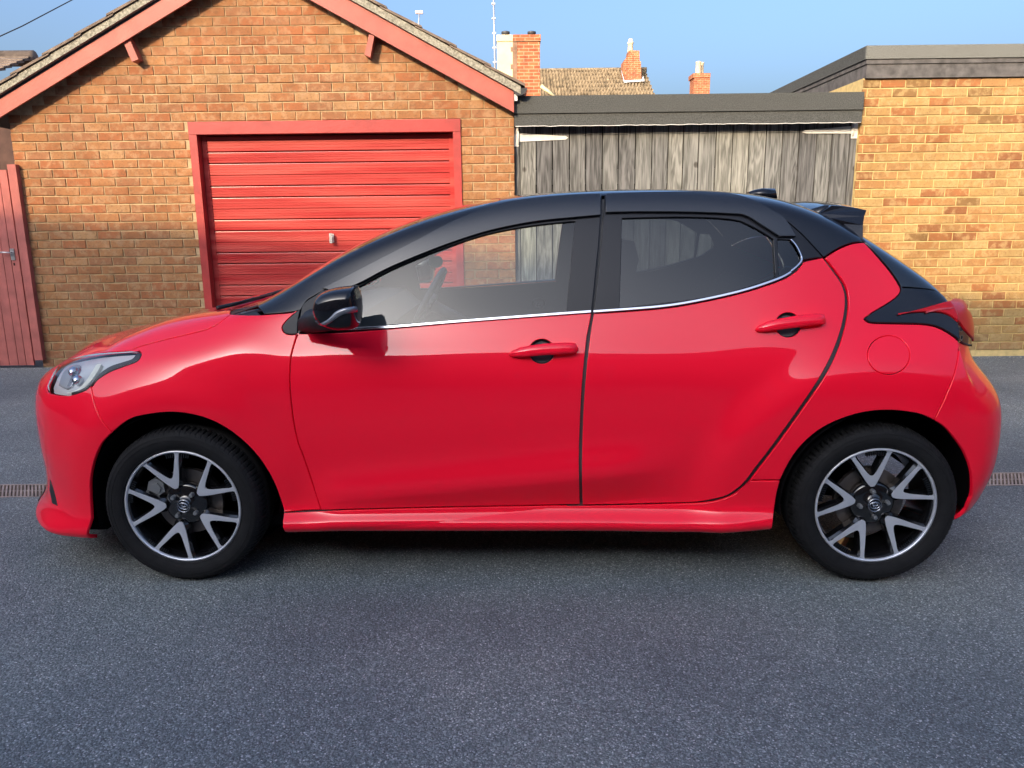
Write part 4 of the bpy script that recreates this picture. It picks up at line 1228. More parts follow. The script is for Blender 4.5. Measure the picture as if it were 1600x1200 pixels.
# ---- outlines (photo points cast onto the body)
ARCH_F = [(150,832),(142.5,810),(141,780),(141,750),(147,720),(159,693),(175,676),(192,662),(210,652.5),(240,646.5),(270,644.4),(300,648),(330,657),(360,673.5),(387,696),(408,720),(426,750),(438,780),(442.5,800)]
SEAM_B = [(175,676),(157.5,655),(147.5,630),(142.5,606)]
HL_LOW = [(75,613.7),(90,617),(110,617.5),(132.5,610),(142.5,602),(150,595),(162,586),(175,579),(195,571.5),(212.5,565),(219,558),(220,552.5),(217,548.5)]
HL_TOP = [(217,548.5),(205,548),(180,549.5),(160,551),(140,553.5),(110,560)]
HOODSEAM = [(205,547.5),(215,542.5),(250,532.5),(290,523),(320,515.5),(337.5,507.5),(350,499),(360,491)]
DOORFRONT = [(466,519),(460,535),(454,560),(452.5,595),(454,620),(458,655),(465,690),(473.5,712),(487,752),(501.5,797)]
DOORTOP_F = [(466,519),(468,495),(472,478),(480,469),(491,462),(540,434),(610,397),(655,374),(697.5,352),(740,334),(785,320),(820,314),(855,309.5),(900,306.5),(941,305)]
DOORTOP_R = [(944,305),(1000,303),(1075,302),(1112,303.5),(1141,306),(1163,311),(1184,319),(1205,330),(1224,341),(1243,357),(1259,372),(1287,402.5)]
GAP_REAR = [(1287,402.5),(1302.5,420),(1320,446),(1325,472.5),(1320,507.5),(1307,547),(1285,590.6),(1250,643),(1206,704),(1185,731),(1167,754.7),(1150,769),(1135,777),(1110,783),(1090,785.8)]
BELT = [(466,521),(500,520),(540,518.5),(610,513),(715,504),(820,496),(925,488.5)]
BELT_R = [(925,488.5),(1031,480.5),(1097,470),(1162.5,455),(1215,438),(1235,428),(1247,419),(1255,407)]
BP = [(925,488.5),(918,525),(912,580),(908,640),(905.5,720),(907,788.5)]
print('car: surface ready')
def rv(l): return list(reversed(l))
# bonnet
HR = HT(-.095, 0.0); 
bon_rear = [H(360,491), HT(.16,.62), HT(.10,.52), HT(.02,.38), HT(-.05,.2), HT(-.075,.08), (HT(-.08,.0)[0], VC)]
bon_nose_u = HN(-.80, 0.0, .752)
nose_v = bon_nose_u[1]
HI = H(110,560)
pg = poly(('s', rv(HL_TOP)[0:1]+rv(HL_TOP)[1:]), )
# outline: along headlight top (front to rear), seam, rear edge to centre, centre line forward, nose edge back out
pg = poly(('s', rv(HL_TOP)), ('s', HOODSEAM)) + bon_rear[1:] + [(x, VC) for x in np.linspace(bon_rear[-1][0], 0, 12)[1:]] + [(0, v) for v in np.linspace(VC, 11.2, 8)[1:]] + [(x, 11.2-(11.2-HI[1])*x/max(HI[0], .1)) for x in np.linspace(0, HI[0], 6)[1:-1]]
panel('bonnet', pg, PAINT, both=True, gap=.002)
nose_line = [(x, 11.2-(11.2-HI[1])*x/max(HI[0], .1)) for x in np.linspace(0, HI[0], 6)]
# front bumper with dark lower grille
hl_in = poly(('l', [(110,560),(95,567.5),(82,585),(72.5,607.5)]))
pg = poly(('s', rv(ARCH_F[:7])), ) 
UB = HN(-.367, .80, .19)[0]
pg = [(UB, V0)] + poly(('s', ARCH_F[1:7]), ('s', SEAM_B), ('s', rv(HL_LOW[:5]))) + rv(hl_in) + rv(nose_line)[1:] + [(0, v) for v in np.linspace(11.2, V0, 14)[1:]] + [(x, V0) for x in np.linspace(0, UB, 10)[1:-1]]
grl = [(.0, 3.6), (.0, 6.6), (1.6, 6.6), (2.3, 5.2), (2.35, 3.6)]
slit = poly(('l', [(79,753),(82,765),(88,792),(84,785)]))
bump = panel('front_bumper', pg, PAINT, both=True, gap=.0015)
grille = panel('front_grille', [(.001, 2.6), (.001, 6.9), (1.7, 6.7), (2.45, 5.4), (2.6, 2.9)], TRIM, both=True, off=.003, gap=0, bevel=.001, lip=.005)
slit = panel('bumper_slot', poly(('l', [(79,750),(84,765),(90,790),(82,786),(78,765)])), TRIM, off=.002, gap=0, bevel=.0005, lip=.004, edge=.008)
# front wing
APB = [(360,491),(385,492),(410,491.5),(440,489.5),(463,487)]
TRIC = [(463,487),(455,494),(446,503),(441,511),(444,519),(452,522.5),(464,522)]
pg = poly(('s', rv(SEAM_B)[:1]+[(150,595),(162,586),(175,579),(195,571.5),(212.5,565),(219,558),(220,552.5),(217,548.5),(205,547.5)]), ('s', HOODSEAM), ('s', APB), ('s', TRIC), ('s', DOORFRONT[1:]), ('l', [(443.5,800)]), ('s', rv(ARCH_F)[1:13]), ('s', SEAM_B))
wing = panel('front_wing', pg, PAINT, gap=.0018)
# side skirt
SK = [(443.5,801),(501.5,798.5),(600,795.8),(680,794),(820,791.5),(960,789.5),(1050,787.5),(1090,786.5),(1112,784.5),(1136,778),(1151,770.5),(1168,756.5),(1173,752)]
pg = poly(('s', SK), ('l', [(1218.8,751.5)]), ('s', [(1218.8,751.5),(1214,770),(1210,795),(1208,815)]))
pg = pg + [(pg[-1][0], V0)] + [(x, V0) for x in np.linspace(pg[-1][0], H(443.5,815)[0], 14)[1:]]
skirt = panel('side_skirt', pg, PAINT, gap=.001, lip=.03, step=(.05, .085))
# doors
def ell(cx, cy, rx, ry, n=28, e=2.0):
    return [(cx+rx*math.copysign(abs(cos(2*pi*k/n))**(2/e), cos(2*pi*k/n)), cy+ry*math.copysign(abs(sin(2*pi*k/n))**(2/e), sin(2*pi*k/n))) for k in range(n)]
cupf = [H(*p) for p in ell(846.5, 549, 20, 19.5)]
cupr = [H(*p) for p in ell(1231.5, 507.5, 20, 19.5)]
pg = poly(('s', BELT), ('s', BP[1:]), ('s', [(907,788.5),(820,790.5),(680,793),(600,795),(501.5,797.5)]), ('s', rv(DOORFRONT)[1:]))
door_f = panel('front_door', pg, PAINT, gap=.0025, holes=[cupf], step=(.05, .085))
pg = poly(('s', [(928,490)]+[(x, y+2) for x, y in BELT_R[1:-1]]+[(1256,409)]), ('l', [(1286,402.5)]), ('s', [(x-3.8, y-.8) for x, y in GAP_REAR[1:-1]]), ('s', [(1085,785),(1000,787.3),(911,789)]), ('s', [(910,789),(909,720),(911.5,640),(916,580),(922,525),(927.5,490)]))
door_r = panel('rear_door', pg, PAINT, gap=.0015, holes=[cupr], step=(.05, .085))
# window frames (black), glass, chrome
GLF = [(557.5,449.5),(610,421.5),(655,402),(680,392.5),(740,372),(785,360.5),(840,351.5),(899,345.5),(893,400),(885,488),(800,494.5),(715,501),(640,505.5),(575,509),(561,509)]
gf = poly(('s', GLF[:8]), ('s', GLF[7:10]), ('s', GLF[9:14]), ('l', GLF[14:]))
pg = poly(('s', DOORTOP_F), ('s', [(941,305),(937,370),(932,420),(928,460),(925,486.5)]), ('s', [(x, y-1.5) for x, y in rv(BELT)]))
frame_f = sub_pair('window_frame', pg, SATIN, door_f, gap=.002, holes=[gf], off=.001)
GLR = [(972,341),(1050,339),(1110,340),(1145,343),(1158,345.5),(1185,359),(1208,373.5),(1211.5,433),(1180,444),(1145,455),(1110,463),(1075,468.5),(1020,475),(968,481)]
gr = poly(('s', GLR[:4]), ('s', GLR[4:7]), ('l', [GLR[7]]), ('s', GLR[7:]))
QG = [(1215,374),(1238,375.5),(1246,386),(1251,397),(1249,408),(1243,417),(1230,426),(1217,432.5)]
qg = poly(('l', QG[:2]), ('s', QG[1:]))
pg = poly(('s', DOORTOP_R), ('l', [(1256,406.5)]), ('s', [(x, y-1.5) for x, y in rv(BELT_R)]), ('s', [(927,486.5),(931,455),(935,420),(940,370),(944,305)]))
frame_r = sub_pair('window_frame', pg, SATIN, door_r, gap=.002, holes=[gr, qg], off=.001)
g1 = sub_pair('window_glass', gf, GLASS_F, door_f, gap=-.004, off=-.008, bevel=0.0005, lip=.003)
g2 = sub_pair('window_glass', gr, GLASS_R, door_r, gap=-.004, off=-.008, bevel=0.0005, lip=.003)
g3 = sub_pair('quarter_glass', qg, GLASS_R, door_r, gap=-.004, off=-.006, bevel=0.0005, lip=.003)
# rubber window seal, a thin dark band round the front glass
def band(line, w0, w1):
    a = [H(x, y+w0) for x, y in line]; b = [H(x, y+w1) for x, y in line]
    return a+b[::-1]
chl = smooth_line([(541,514.5),(610,511),(715,502.5),(820,494.5),(923.5,487)], 6)
sub_pair('belt_trim', band(chl, -2.2, 1.6), CHROME, door_f, gap=0, off=.004, bevel=.001, lip=.006)
chr_ = smooth_line([(927,487),(1031,479),(1097,468.5),(1162.5,453.5),(1215,436),(1236,425)], 6)
sub_pair('belt_trim', band(chr_, -2.0, 1.6), CHROME, door_r, gap=0, off=.004, bevel=.001, lip=.006)
cor = [(1236,425),(1246.5,416),(1253.5,406),(1250,394.6),(1244,383),(1236,374)]
corb = [(1235,422.5),(1245,414),(1251,405),(1248.2,395.5),(1242.5,384.5),(1234.7,375)]
sub_pair('quarter_trim', [H(*p) for p in smooth_line(cor, 4)]+[H(*p) for p in rv(smooth_line(corb, 4))], CHROME, door_r, gap=0, off=.005, bevel=.0008, lip=.006, edge=.01)
# rain deflectors over the windows
VIS = pmat('smoked_deflector', (0.016, 0.017, 0.021), 0.16, 0.0, 0.3)
vt = [(505,452),(540,434.5),(610,398),(655,375.5),(697.5,353.5),(740,335.5),(785,321.5),(820,315.5),(855,311.5),(900,308.3),(938.5,307)]
vb = [(938,338),(899,341.5),(840,347.5),(785,357.5),(740,369.5),(680,390.5),(610,419.5),(557.5,446.5),(520,456)]
sub_pair('rain_deflector', poly(('s', vt), ('s', vb)), VIS, door_f, gap=0, off=.014, bevel=.002, lip=.012)
vt = [(946.5,307),(1000,305),(1075,304),(1112,305),(1141,307.5),(1163,312.5),(1184,320.5),(1205,331.5),(1224,343),(1242,371)]
vb = [(1216,371),(1190,354.5),(1164,339),(1140,336),(1075,333.5),(1000,333),(946,334)]
sub_pair('rain_deflector', poly(('s', vt), ('s', vb)), VIS, door_r, gap=0, off=.014, bevel=.002, lip=.012)
# front corner trim triangle in front of the door
pg = poly(('s', TRIC), ('s', [(465,520),(466,500),(470,482)]), ('l', [(463,487)]))
panel('corner_trim', pg, TRIM, gap=.001, off=.002)
# rear wing
QR = [(1289.5,402.5),(1350,378.5),(1372.5,402.5),(1385,417),(1396,431.5),(1405,446),(1407.5,453),(1404,461),(1390,472.5),(1364,488),(1352,497),(1351.5,500),(1356,503.5),(1364,505),(1410,506),(1447,507.5),(1469,513.5),(1490.6,526.5),(1500,535)]
SEAM_R = [(1500,535),(1496,564),(1488,595),(1473,630),(1460,656)]
ARCH_R = [(1460,656.5),(1435,646.8),(1393.8,641.3),(1352.5,644),(1314,655),(1281,671.5),(1253.5,694.9),(1234,721),(1219.5,750)]
pg = poly(('l', QR[:3]), ('s', QR[2:10]), ('s', QR[9:13]), ('s', QR[13:]), ('s', SEAM_R), ('s', ARCH_R), ('l', [(1176,750.5)]), ('s', rv([(x+1.2, y+.6) for x, y in GAP_REAR[1:-3]])))
lid = [H(*p) for p in ell(1388.7, 554.8, 33.5, 31, 40)]
rwing = panel('rear_wing', pg, PAINT, gap=.0018, holes=[lid], lip=.012)
sub_pair('fuel_flap', lid, PAINT, rwing, gap=.0022)
# rear bumper
ARCH_R2 = [(1460,656.5),(1477,668),(1490,682.5),(1500,696),(1508,710),(1517.5,737.5),(1519.5,770.5),(1515,785),(1510.6,796)]
tlx = [(1500,535),(1508,538.5),(1517,540)]
c0 = H(1517,540)
pg = poly(('s', rv(SEAM_R)), ('l', tlx)) + [(x, c0[1]+(10.6-c0[1])*((x-c0[0])/(UCN-c0[0]))) for x in np.linspace(c0[0], UCN, 9)[1:]] + [(UCN, v) for v in np.linspace(10.6, V0, 12)[1:]]
ue = H(1510.6,796)[0]
pg += [(x, V0) for x in np.linspace(UCN, ue, 10)[1:]] + poly(('s', rv(ARCH_R2)))[:-1]
panel('rear_bumper', pg, PAINT, both=True, gap=.0015)
# roof with A pillars and C pillar caps
HEAD = [HT(1.12,0.0)]
wtop = [(.27,.645),(.40,.638),(.55,.63),(.70,.62),(.85,.607),(1.0,.59),(1.12,.57),(1.19,.53),(1.185,.42),(1.15,.25),(1.13,.12)]
ws = [HT(*p) for p in wtop] + [(HT(1.125,0)[0], VC)]
REARU = HT(2.46, .05)[0]
roofend = [HT(2.43,.54), HT(2.45,.45), HT(2.46,.3), HT(2.47,.15), (HT(2.47,.0)[0], VC)]
DTF = [(470,484)] + DOORTOP_F[3:]
pg = poly(('s', DTF + DOORTOP_R), ('l', [(1289.5,401),(1349,377.5)]), ('l', [(1320,349),(1288,324)])) + roofend + [(x, VC) for x in np.linspace(roofend[-1][0], ws[-1][0], 20)[1:-1]] + rv(ws) + poly(('l', [(412,490.5)]), ('l', [(440,489),(462,486.5)]))
roof = panel('roof', pg, BLACKP, both=True, gap=.0015)[0]
# windscreen
bot = [HT(.16,.60), HT(.10,.45), HT(.03,.3), HT(-.01,.15), (HT(-.02,0)[0], VC)]
pg = rv(ws) + rv(bot)[0:0] + bot + [(x, VC) for x in np.linspace(bot[-1][0], ws[-1][0], 12)[1:-1]]
wscreen = panel('windscreen', pg, glass_mat('windscreen_glass', (.86, .92, .90), boost=1.2), both=True, gap=.001, off=-.003, bevel=.0005, lip=.003)[0]
# scuttle panel between bonnet and screen, wipers
pg = [H(362,490.5), H(405,491.5), HT(.25,.63)] + bot + [(x, VC) for x in np.linspace(bot[-1][0], bon_rear[-1][0], 4)[1:-1]] + rv(bon_rear)[:-1]
panel('scuttle', pg, TRIM, both=True, gap=-.004, off=-.022, bevel=0.0005, lip=.003)
# tail: rear screen, black side garnish, lamps, tailgate
TLT = [(1352,499),(1401,493.2),(1440,483),(1480,472.8),(1510,471)]
rs_low = [H(1409,448.5), H(1435,450), H(1460,453)]
zc_u = HT(2.90,0)[0]
rs_u = [HT(2.86,.45), HT(2.89,.3), HT(2.90,.15), (zc_u, VC)]
re_u = [(HT(2.47,.0)[0], VC), HT(2.47,.15), HT(2.46,.3), HT(2.45,.45), HT(2.43,.54)]
QE = QR[1:7]
pg = poly(('l', [(1288,324),(1320,349),(1351,376)]), ('s', [(1351,376.5)]+[(x+1.5, y-1) for x, y in QR[2:7]]))
pg = pg + rs_low + rs_u + [(x, VC) for x in np.linspace(zc_u, re_u[0][0], 8)[1:-1]] + re_u[:-1]
panel('rear_screen', pg, GLASS_B, both=True, gap=.001)
cz = (UCN, 14.6)
c1 = H(1510,471)
pg = [H(1409,449.5), H(1435,451), H(1460,454)] + rs_u + [(x, VC) for x in np.linspace(zc_u, UCN, 5)[1:]] + [(UCN, 16.5), cz] + [(UCN-(UCN-c1[0])*t, 14.6+(c1[1]-14.6)*t) for t in (.25,.5,.75)] + poly(('s', rv(TLT))) + poly(('s', rv(QR[6:12])))
panel('tailgate_garnish', pg, BLACKP, both=True, gap=.001, off=.002)
TLB = [(1352,500),(1356,503.5),(1364,505),(1410,506),(1447,507.5),(1469,513.5),(1490.6,526.5),(1500,535),(1508,538.5),(1517,540)]
MIDT = [(1401,493.2),(1425,490),(1450,489),(1470,490.5),(1484,496),(1495,506),(1503,517),(1519,534)]
tin = [H(1517,540), H(1519,534), H(1523,525), HN(2.99,.56,.90), HN(2.99,.50,.96)]
pgb = poly(('s', TLB[:4]), ('s', TLB[3:]), ('l', [(1519,534)]), ('s', rv(MIDT)), ('l', [(1352,499)]))
tl = panel('tail_light', pgb, BLACKP, gap=.0008, off=.008, lip=.02)
a0 = H(1519,534)
pgr = poly(('s', [(1401,493.2),(1440,483),(1480,472.8),(1510,471)])) + [HN(2.95,.62,1.0), HN(3.0,.55,.95), HN(3.0,.55,.90)] + poly(('s', rv(MIDT)))
sub_pair('lamp_lens', pgr, LAMPRED, tl, gap=.001, off=.014, lip=.02)
hl = [(1443,489.5),(1465,484),(1485,483),(1484,485.5),(1465,487),(1443,492)]
sub_pair('lamp_strip', poly(('l', hl)), pmat('lamp_strip', (.5,.04,.045), .2, 0, .5), tl, gap=0, off=.0165, bevel=.0004, lip=.002, edge=.01)
cc = tin[0]
t0 = H(1517,540)
pg = [(x, c0[1]+(10.6-c0[1])*((x-c0[0])/(UCN-c0[0]))) for x in np.linspace(c0[0], UCN, 9)] + [(UCN, v) for v in np.linspace(10.6, 14.6, 5)[1:]] + [(UCN-(UCN-c1[0])*t, 14.6+(c1[1]-14.6)*t) for t in (.25,.5,.75)] + [c1, H(1523,525)]
panel('tailgate', pg, PAINT, both=True, gap=.001)
# headlight
HLO = HL_LOW + HL_TOP[1:] + [(95,567.5),(82,585),(74,604)]
hlp = poly(('s', HL_LOW), ('s', HL_TOP[1:]), ('s', [(110,560),(95,567.5),(82,585),(74,604)]))
hl = panel('headlight', hlp, LAMPGREY, off=-.022, gap=.002, bevel=.001, lip=.01)
sub_pair('lamp_lens', hlp, GLASS_L, hl, gap=.0015, off=.001, bevel=.002, lip=.008)
sub_pair('lamp_surround', poly(('s', [(110,617.5),(132.5,610),(142.5,602),(150,595),(162,586),(175,579),(195,571.5),(212.5,565),(219,558),(221,551),(212,553),(205,560),(190,565),(172,571),(158,580),(148,590),(138,600),(125,608),(110,613)])), TRIM, hl, gap=0, off=-.004, bevel=.0006, lip=.03, edge=.01)
sub_pair('light_guide', poly(('s', [(100,613),(118,607),(132,592),(143,575),(148,567),(155,567),(150,577),(138,595),(122,610),(108,615)])), DRL, hl, gap=0, off=-.009, bevel=.001, lip=.012, edge=.01)
sub_pair('lamp_bezel', poly(('s', [(85,600),(92,580),(105,568),(120,565),(118,578),(108,598),(98,607)])), pmat('lamp_bezel_grey', (.30,.31,.33), .2), hl, gap=0, off=-.016, bevel=.001, lip=.02, edge=.01)
sub_pair('lamp_blade', poly(('s', [(100,602),(108,585),(116,572),(121,572),(114,586),(106,604)])), CHROME, hl, gap=0, off=-.011, bevel=.001, lip=.012, edge=.008)
mb = MB()
for (px, py) in ((112,578),(118,592)):
    p, n = P3(*H(px, py), off=-.012)
    mb.lathe([(0,-.022),(.012,-.018),(.018,-.008),(.02,0)], 14, p, axis='y')
pair_mesh('projector_lens', mb, CHROME, hl)

# ---- inner shell: dark layer under the panels, cabin side lining
def shell(name, pg, off, holes=(), mat=INNER, **k):
    return panel(name, pg, mat, gap=0, off=off, bevel=.0005, lip=.002, holes=holes, flip=False, step=(.12,.25), **k)
lowb = [(H(443,800)[0]+.0, 1.0), (H(1208,800)[0], 1.0)]
pg = poly(('s', [(505,452),(540,434),(610,397),(655,374),(697.5,352),(740,334),(785,320),(855,309.5),(941,305),(1000,303),(1075,302),(1141,306),(1184,319),(1224,341),(1259,372),(1290,402)]), ('l', [(1400,450),(1352,500),(1430,600),(1430,640)]), ('s', ARCH_R[1:]), ('l', [(1208,800)]), ('l', [(443,800)]), ('s', rv(ARCH_F)[:8]), ('l', [(240,640),(190,600),(215,560),(320,525),(400,500),(460,495)]))
gfe = inset(densify(gf, .03), -.004); gre = inset(densify(gr, .03), -.004); qge = inset(densify(qg, .03), -.002)
shell('body_lining', pg, -.016, holes=[gfe, gre, qge])
# door gap rubber
gl = [(x-1.2, y) for x, y in GAP_REAR[1:-1]]
a = [H(x-3.2, y-.8) for x, y in smooth_line(gl, 4)]; b = [H(x+1.2, y+.6) for x, y in smooth_line(gl, 4)]
panel('door_seal', a+rv(b), TRIM, gap=0, off=-.007, bevel=.0005, lip=.004, edge=.03)

# floor pan, bulkheads, wheel housings
mb = MB()
mb.box((-.45,-.70,.17),(2.05,.70,.21)); mb.box((2.05,-.50,.42),(2.95,.50,.46)); mb.box((.36,-.80,.20),(2.16,.80,.235))
mb.box((-.50,-.50,.20),(.25,.50,.80)); mb.box((-.60,-.66,.20),(-.375,.66,.62)); mb.box((-.50,-.74,.168),(-.36,.74,.20)); mb.box((2.90,-.66,.29),(2.95,.66,.60)); mb.box((2.20,-.50,.42),(2.98,.50,.70))
mb.build('floor_pan', UNDER, car)
for X, s in ((0, -1), (0, 1), (2.56, -1), (2.56, 1)):
    mb = MB()
    n = 30; r0 = .352
    vs = []; fs = []
    for k in range(n+1):
        qa, qb = (-7, 196) if X == 0 else (-8, 187)
        q = radians(qa+(qb-qa)*k/n)
        xx, zz_ = X+.012*(X == 0)+r0*cos(q), .318+r0*sin(q)
        wb = abs(P3(*HS(xx, zz_))[0].y)-.010
        for (rr, w) in ((r0, wb), (r0+.008, wb-.06), (r0+.008, .50)):
            vs.append((X+.012*(X == 0)+rr*cos(q), s*w, .318+rr*sin(q)))
    for k in range(n):
        for j in range(2):
            a = k*3+j; fs.append((a, a+3, a+4, a+1))
    mb.add(vs, fs, 0, True)
    if X == 0: mb.lathe([(0, 0), (.37, 0), (.37, .01), (0, .01)], 30, (X, s*.505, .36), smooth=False)
    else: mb.box((X-.36, s*.505-.005, .43), (X+.36, s*.505+.005, .70))
    mb.build('wheel_housing', UNDER, car)
# ---- cabin
mb = MB()
mb.prism([(.18,.50),(.18,.93),(.50,.985),(.62,.975),(.70,.90),(.68,.60)], -.70, .70)
mb.build('dashboard', INNER, car)
mb = MB(); 
cw = Vector((.78, .36, .93))
R = Matrix.Translation(cw) @ Matrix.Rotation(radians(-62), 4, 'Y')
pts = [R @ Vector((.185*cos(2*pi*k/28), .185*sin(2*pi*k/28), 0)) for k in range(29)]
mb.tube(pts, .016, 8, caps=False)
for q in (0, pi, -pi/2): mb.tube([R @ Vector((0,0,-.02)), R @ Vector((.175*sin(q), .175*cos(q), 0))], .014, 6)
mb.tube([R @ Vector((0,0,-.03)), R @ Vector((0,0,.0))], .06, 12)
mb.tube([R @ Vector((0,0,-.03)), R @ Vector((0,0,-.22))], .03, 8)
mb.build('steering_wheel', INNER, car)
SEATM = pmat('seat_cloth', (0.03, 0.031, 0.034), 0.9, bump=.2, bscale=200)
def seat(X, w, wd, recl, head):
    mb = MB()
    def slab(outl, y0, y1):
        c = [(sum(p[0] for p in outl)/len(outl)), (sum(p[1] for p in outl)/len(outl))]
        def sc(f): return [(c[0]+(p[0]-c[0])*f, c[1]+(p[1]-c[1])*f) for p in outl]
        layers = [(y0, .86), (y0+.03, 1.0), (y1-.03, 1.0), (y1, .86)]
        n = len(outl); vs = []; fs = []
        for (y, f) in layers: vs += [(p[0], y, p[1]) for p in sc(f)]
        for l in range(3):
            for i in range(n):
                j = (i+1) % n; fs.append((l*n+i, l*n+j, (l+1)*n+j, (l+1)*n+i))
        fs.append(tuple(range(n))[::-1]); fs.append(tuple(3*n+i for i in range(n)))
        mb.add(vs, fs, 0, True)
    slab([(X-.48,.40),(X-.50,.50),(X-.42,.56),(X-.1,.52),(X+.02,.50),(X,.38)], w-wd, w+wd)
    b = recl
    slab([(X-.08,.50),(X+b*.5-.10,.78),(X+b-.08,1.02),(X+b-.03,1.06),(X+b+.05,1.04),(X+b*.6+.06,.75),(X+.06,.46)], w-wd, w+wd)
    if head:
        slab([(X+b-.06,1.09),(X+b-.05,1.22),(X+b-.01,1.26),(X+b+.05,1.25),(X+b+.07,1.18),(X+b+.05,1.09)], w-.13, w+.13)
        mb.tube([(X+b, w-.05, 1.02), (X+b, w-.05, 1.12)], .008, 6); mb.tube([(X+b, w+.05, 1.02), (X+b, w+.05, 1.12)], .008, 6)
    mb.build('seat', SEATM, car, fix=True)
seat(1.46, -.37, .24, .20, True); seat(1.46, .37, .24, .20, True)
seat(2.18, 0, .58, .16, False)
mb = MB()
mb.prism([(2.36,.75),(2.40,.93),(2.78,.90),(2.80,.75)], -.62, .62); mb.build('parcel_shelf', INNER, car)
# rear-view mirror inside
mb = MB(); mb.prism([(.83,1.20),(.815,1.255),(.83,1.27),(.85,1.265),(.855,1.205)], -.11, .11); mb.tube([(.84,0,1.25),(.80,0,1.34)], .012, 6)
mb.build('interior_mirror', INNER, car)

# ---- spoiler
def loft(name, secs, mat, parent, cap=True, fix=True, smooth=True):
    n = len(secs[0]); vs = [p for s_ in secs for p in s_]; fs = []
    for i in range(len(secs)-1):
        for k in range(n):
            k2 = (k+1) % n; fs.append((i*n+k, i*n+k2, (i+1)*n+k2, (i+1)*n+k))
    if cap: fs.append(tuple(range(n))[::-1]); fs.append(tuple((len(secs)-1)*n+k for k in range(n)))
    mb = MB(); mb.add(vs, fs, 0, smooth)
    return mb.build(name, mat, parent, fix=fix)
def side_pt(px, py, w):          # photo point on a plane at half-width w of the car
    o = CAMP; d = CMi.to_3x3() @ px_ray(px, py)
    t = (-w - o.y)/d.y; p = o + d*t
    return (p.x, p.z)
sp_out = [(1285,321.5),(1300,320.8),(1322,322),(1340,325),(1354.5,328.5),(1351,338),(1349,352),(1350,374),(1335,362),(1315,346),(1298,333)]
low_i = {0: (1284,323), 7: (1350,375), 8: (1336,363), 9: (1316,346), 10: (1299,332)}
low_p = {i: P3(*H(*q), off=-.004)[0] for i, q in low_i.items()}
w0_, w7_ = abs(low_p[0].y), abs(low_p[7].y)
bw_ = [.489, .482, .482, .492, .512, .535, .565, .597, .569, .502, .497]
base = [side_pt(x, y, w) for (x, y), w in zip(sp_out, bw_)]
low_p[9].y = -.532; low_p[10].y = -.508
def spoiler():
    for sg in (-1, 1):                                    # end fins
        mb = MB()
        out = [Vector((low_p[i].x, sg*abs(low_p[i].y), low_p[i].z)) if i in low_p else Vector((p[0], sg*bw_[i], p[1])) for i, p in enumerate(base)]
        n = len(out)
        c = sum(out, Vector())/n
        rim = [c+(p-c)*.975+Vector((0, sg*.0, 0)) for p in out]
        edge = [p-Vector((0, sg*.004, 0)) for p in out]
        back = [Vector((p.x, p.y-sg*.09, p.z)) for p in out]
        vs = rim+edge+back
        tri = [tuple(t) for t in __import__('mathutils').geometry.tessellate_polygon([[Vector((p.x, p.z)) for p in rim]])]
        fs = list(tri)
        for l in (0, 1):
            for k in range(n):
                k2 = (k+1) % n; fs.append((l*n+k, l*n+k2, (l+1)*n+k2, (l+1)*n+k))
        mb.add(vs, fs, 0, False)
        mb.build('spoiler_fin', BLACKP, car, fix=True)
    # blade across the roof edge
    secs = []
    top = [base[1], base[2], base[3], base[4]]
    for w in (.46, .42, .34, .2, 0, -.2, -.34, -.42, -.46):
        k = 1-(abs(w)/.46)**2; dz = .030*k; dx = .05*k
        sct = [(top[0][0]-.075+dx*.3, -w, top[0][1]-.020+dz*.7), (top[0][0]-.01+dx*.3, -w, top[0][1]-.001+dz*.85)]
        sct += [(p[0]+dx, -w, p[1]-.0015+dz) for p in top[1:]]
        sct += [(top[3][0]+dx-.004, -w, top[3][1]-.022+dz), (top[2][0]+dx-.02, -w, top[2][1]-.034+dz), (top[0][0]-.02+dx*.3, -w, top[0][1]-.05+dz*.7), (top[0][0]-.075+dx*.3, -w, top[0][1]-.05+dz*.5)]
        secs.append(sct)
    return loft('rear_spoiler', secs, BLACKP, car)
spoiler()
# shark fin
f0 = [side_pt(x, y, .02) for x, y in ((1168,301),(1180,296.5),(1192,294),(1212,294.5),(1214,306),(1180,306))]
loft('aerial_fin', [[(p[0], w*k, p[1]-(.012 if abs(w) > .015 else 0)) for p in f0] for w, k in ((-.03,1),(-.008,1),(.008,1),(.03,1))], BLACKP, car)
# wipers
for pts, rr in ((((.06,-.50,1.008),(.05,-.20,1.0),(.04,.10,.992)), (.009,.008,.005)), (((.05,.02,1.0),(.08,.30,1.008),(.15,.56,1.03)), (.009,.008,.005))):
    mb = MB(); mb.tube(pts, list(rr), 6)
    p0, p2 = Vector(pts[0]), Vector(pts[2])
    mb.tube([p0+Vector((.05,.02,.012)), p0.lerp(p2,.5)+Vector((.045,0,.016)), p2+Vector((.035,0,.012))], .005, 5)
    mb.build('wiper', TRIM, car)
# ---- wing mirror
MO = [(489.5,482),(491,473),(495,464),(502,457.5),(512,453),(527,449.3),(550,447.2),(555,450),(559.5,466),(560.5,485),(559.5,503),(556,512),(545,515.5),(527,515.5),(512,512),(500,505),(492.5,494)]
def mirror_secs():
    out = []
    for w, f, sh in ((.905,.70,.012),(.915,.86,.006),(.94,.97,.0),(.97,1.0,.0),(1.0,.99,.0),(1.03,.95,.0),(1.055,.86,.004),(1.07,.72,.01),(1.078,.45,.02)):
        b = [side_pt(x, y, 1.0) for x, y in smooth_line(MO+[MO[0]], 2)[:-1]]
        xb = max(p[0] for p in b); zc_ = sum(p[1] for p in b)/len(b)
        s_ = []
        for p in b:
            x = xb+(p[0]-xb)*(f**.8)-sh; z = zc_+(p[1]-zc_)*f
            s_.append((x, -w, z))
        out.append(s_)
    return out
secs = mirror_secs()
n = len(secs[0])
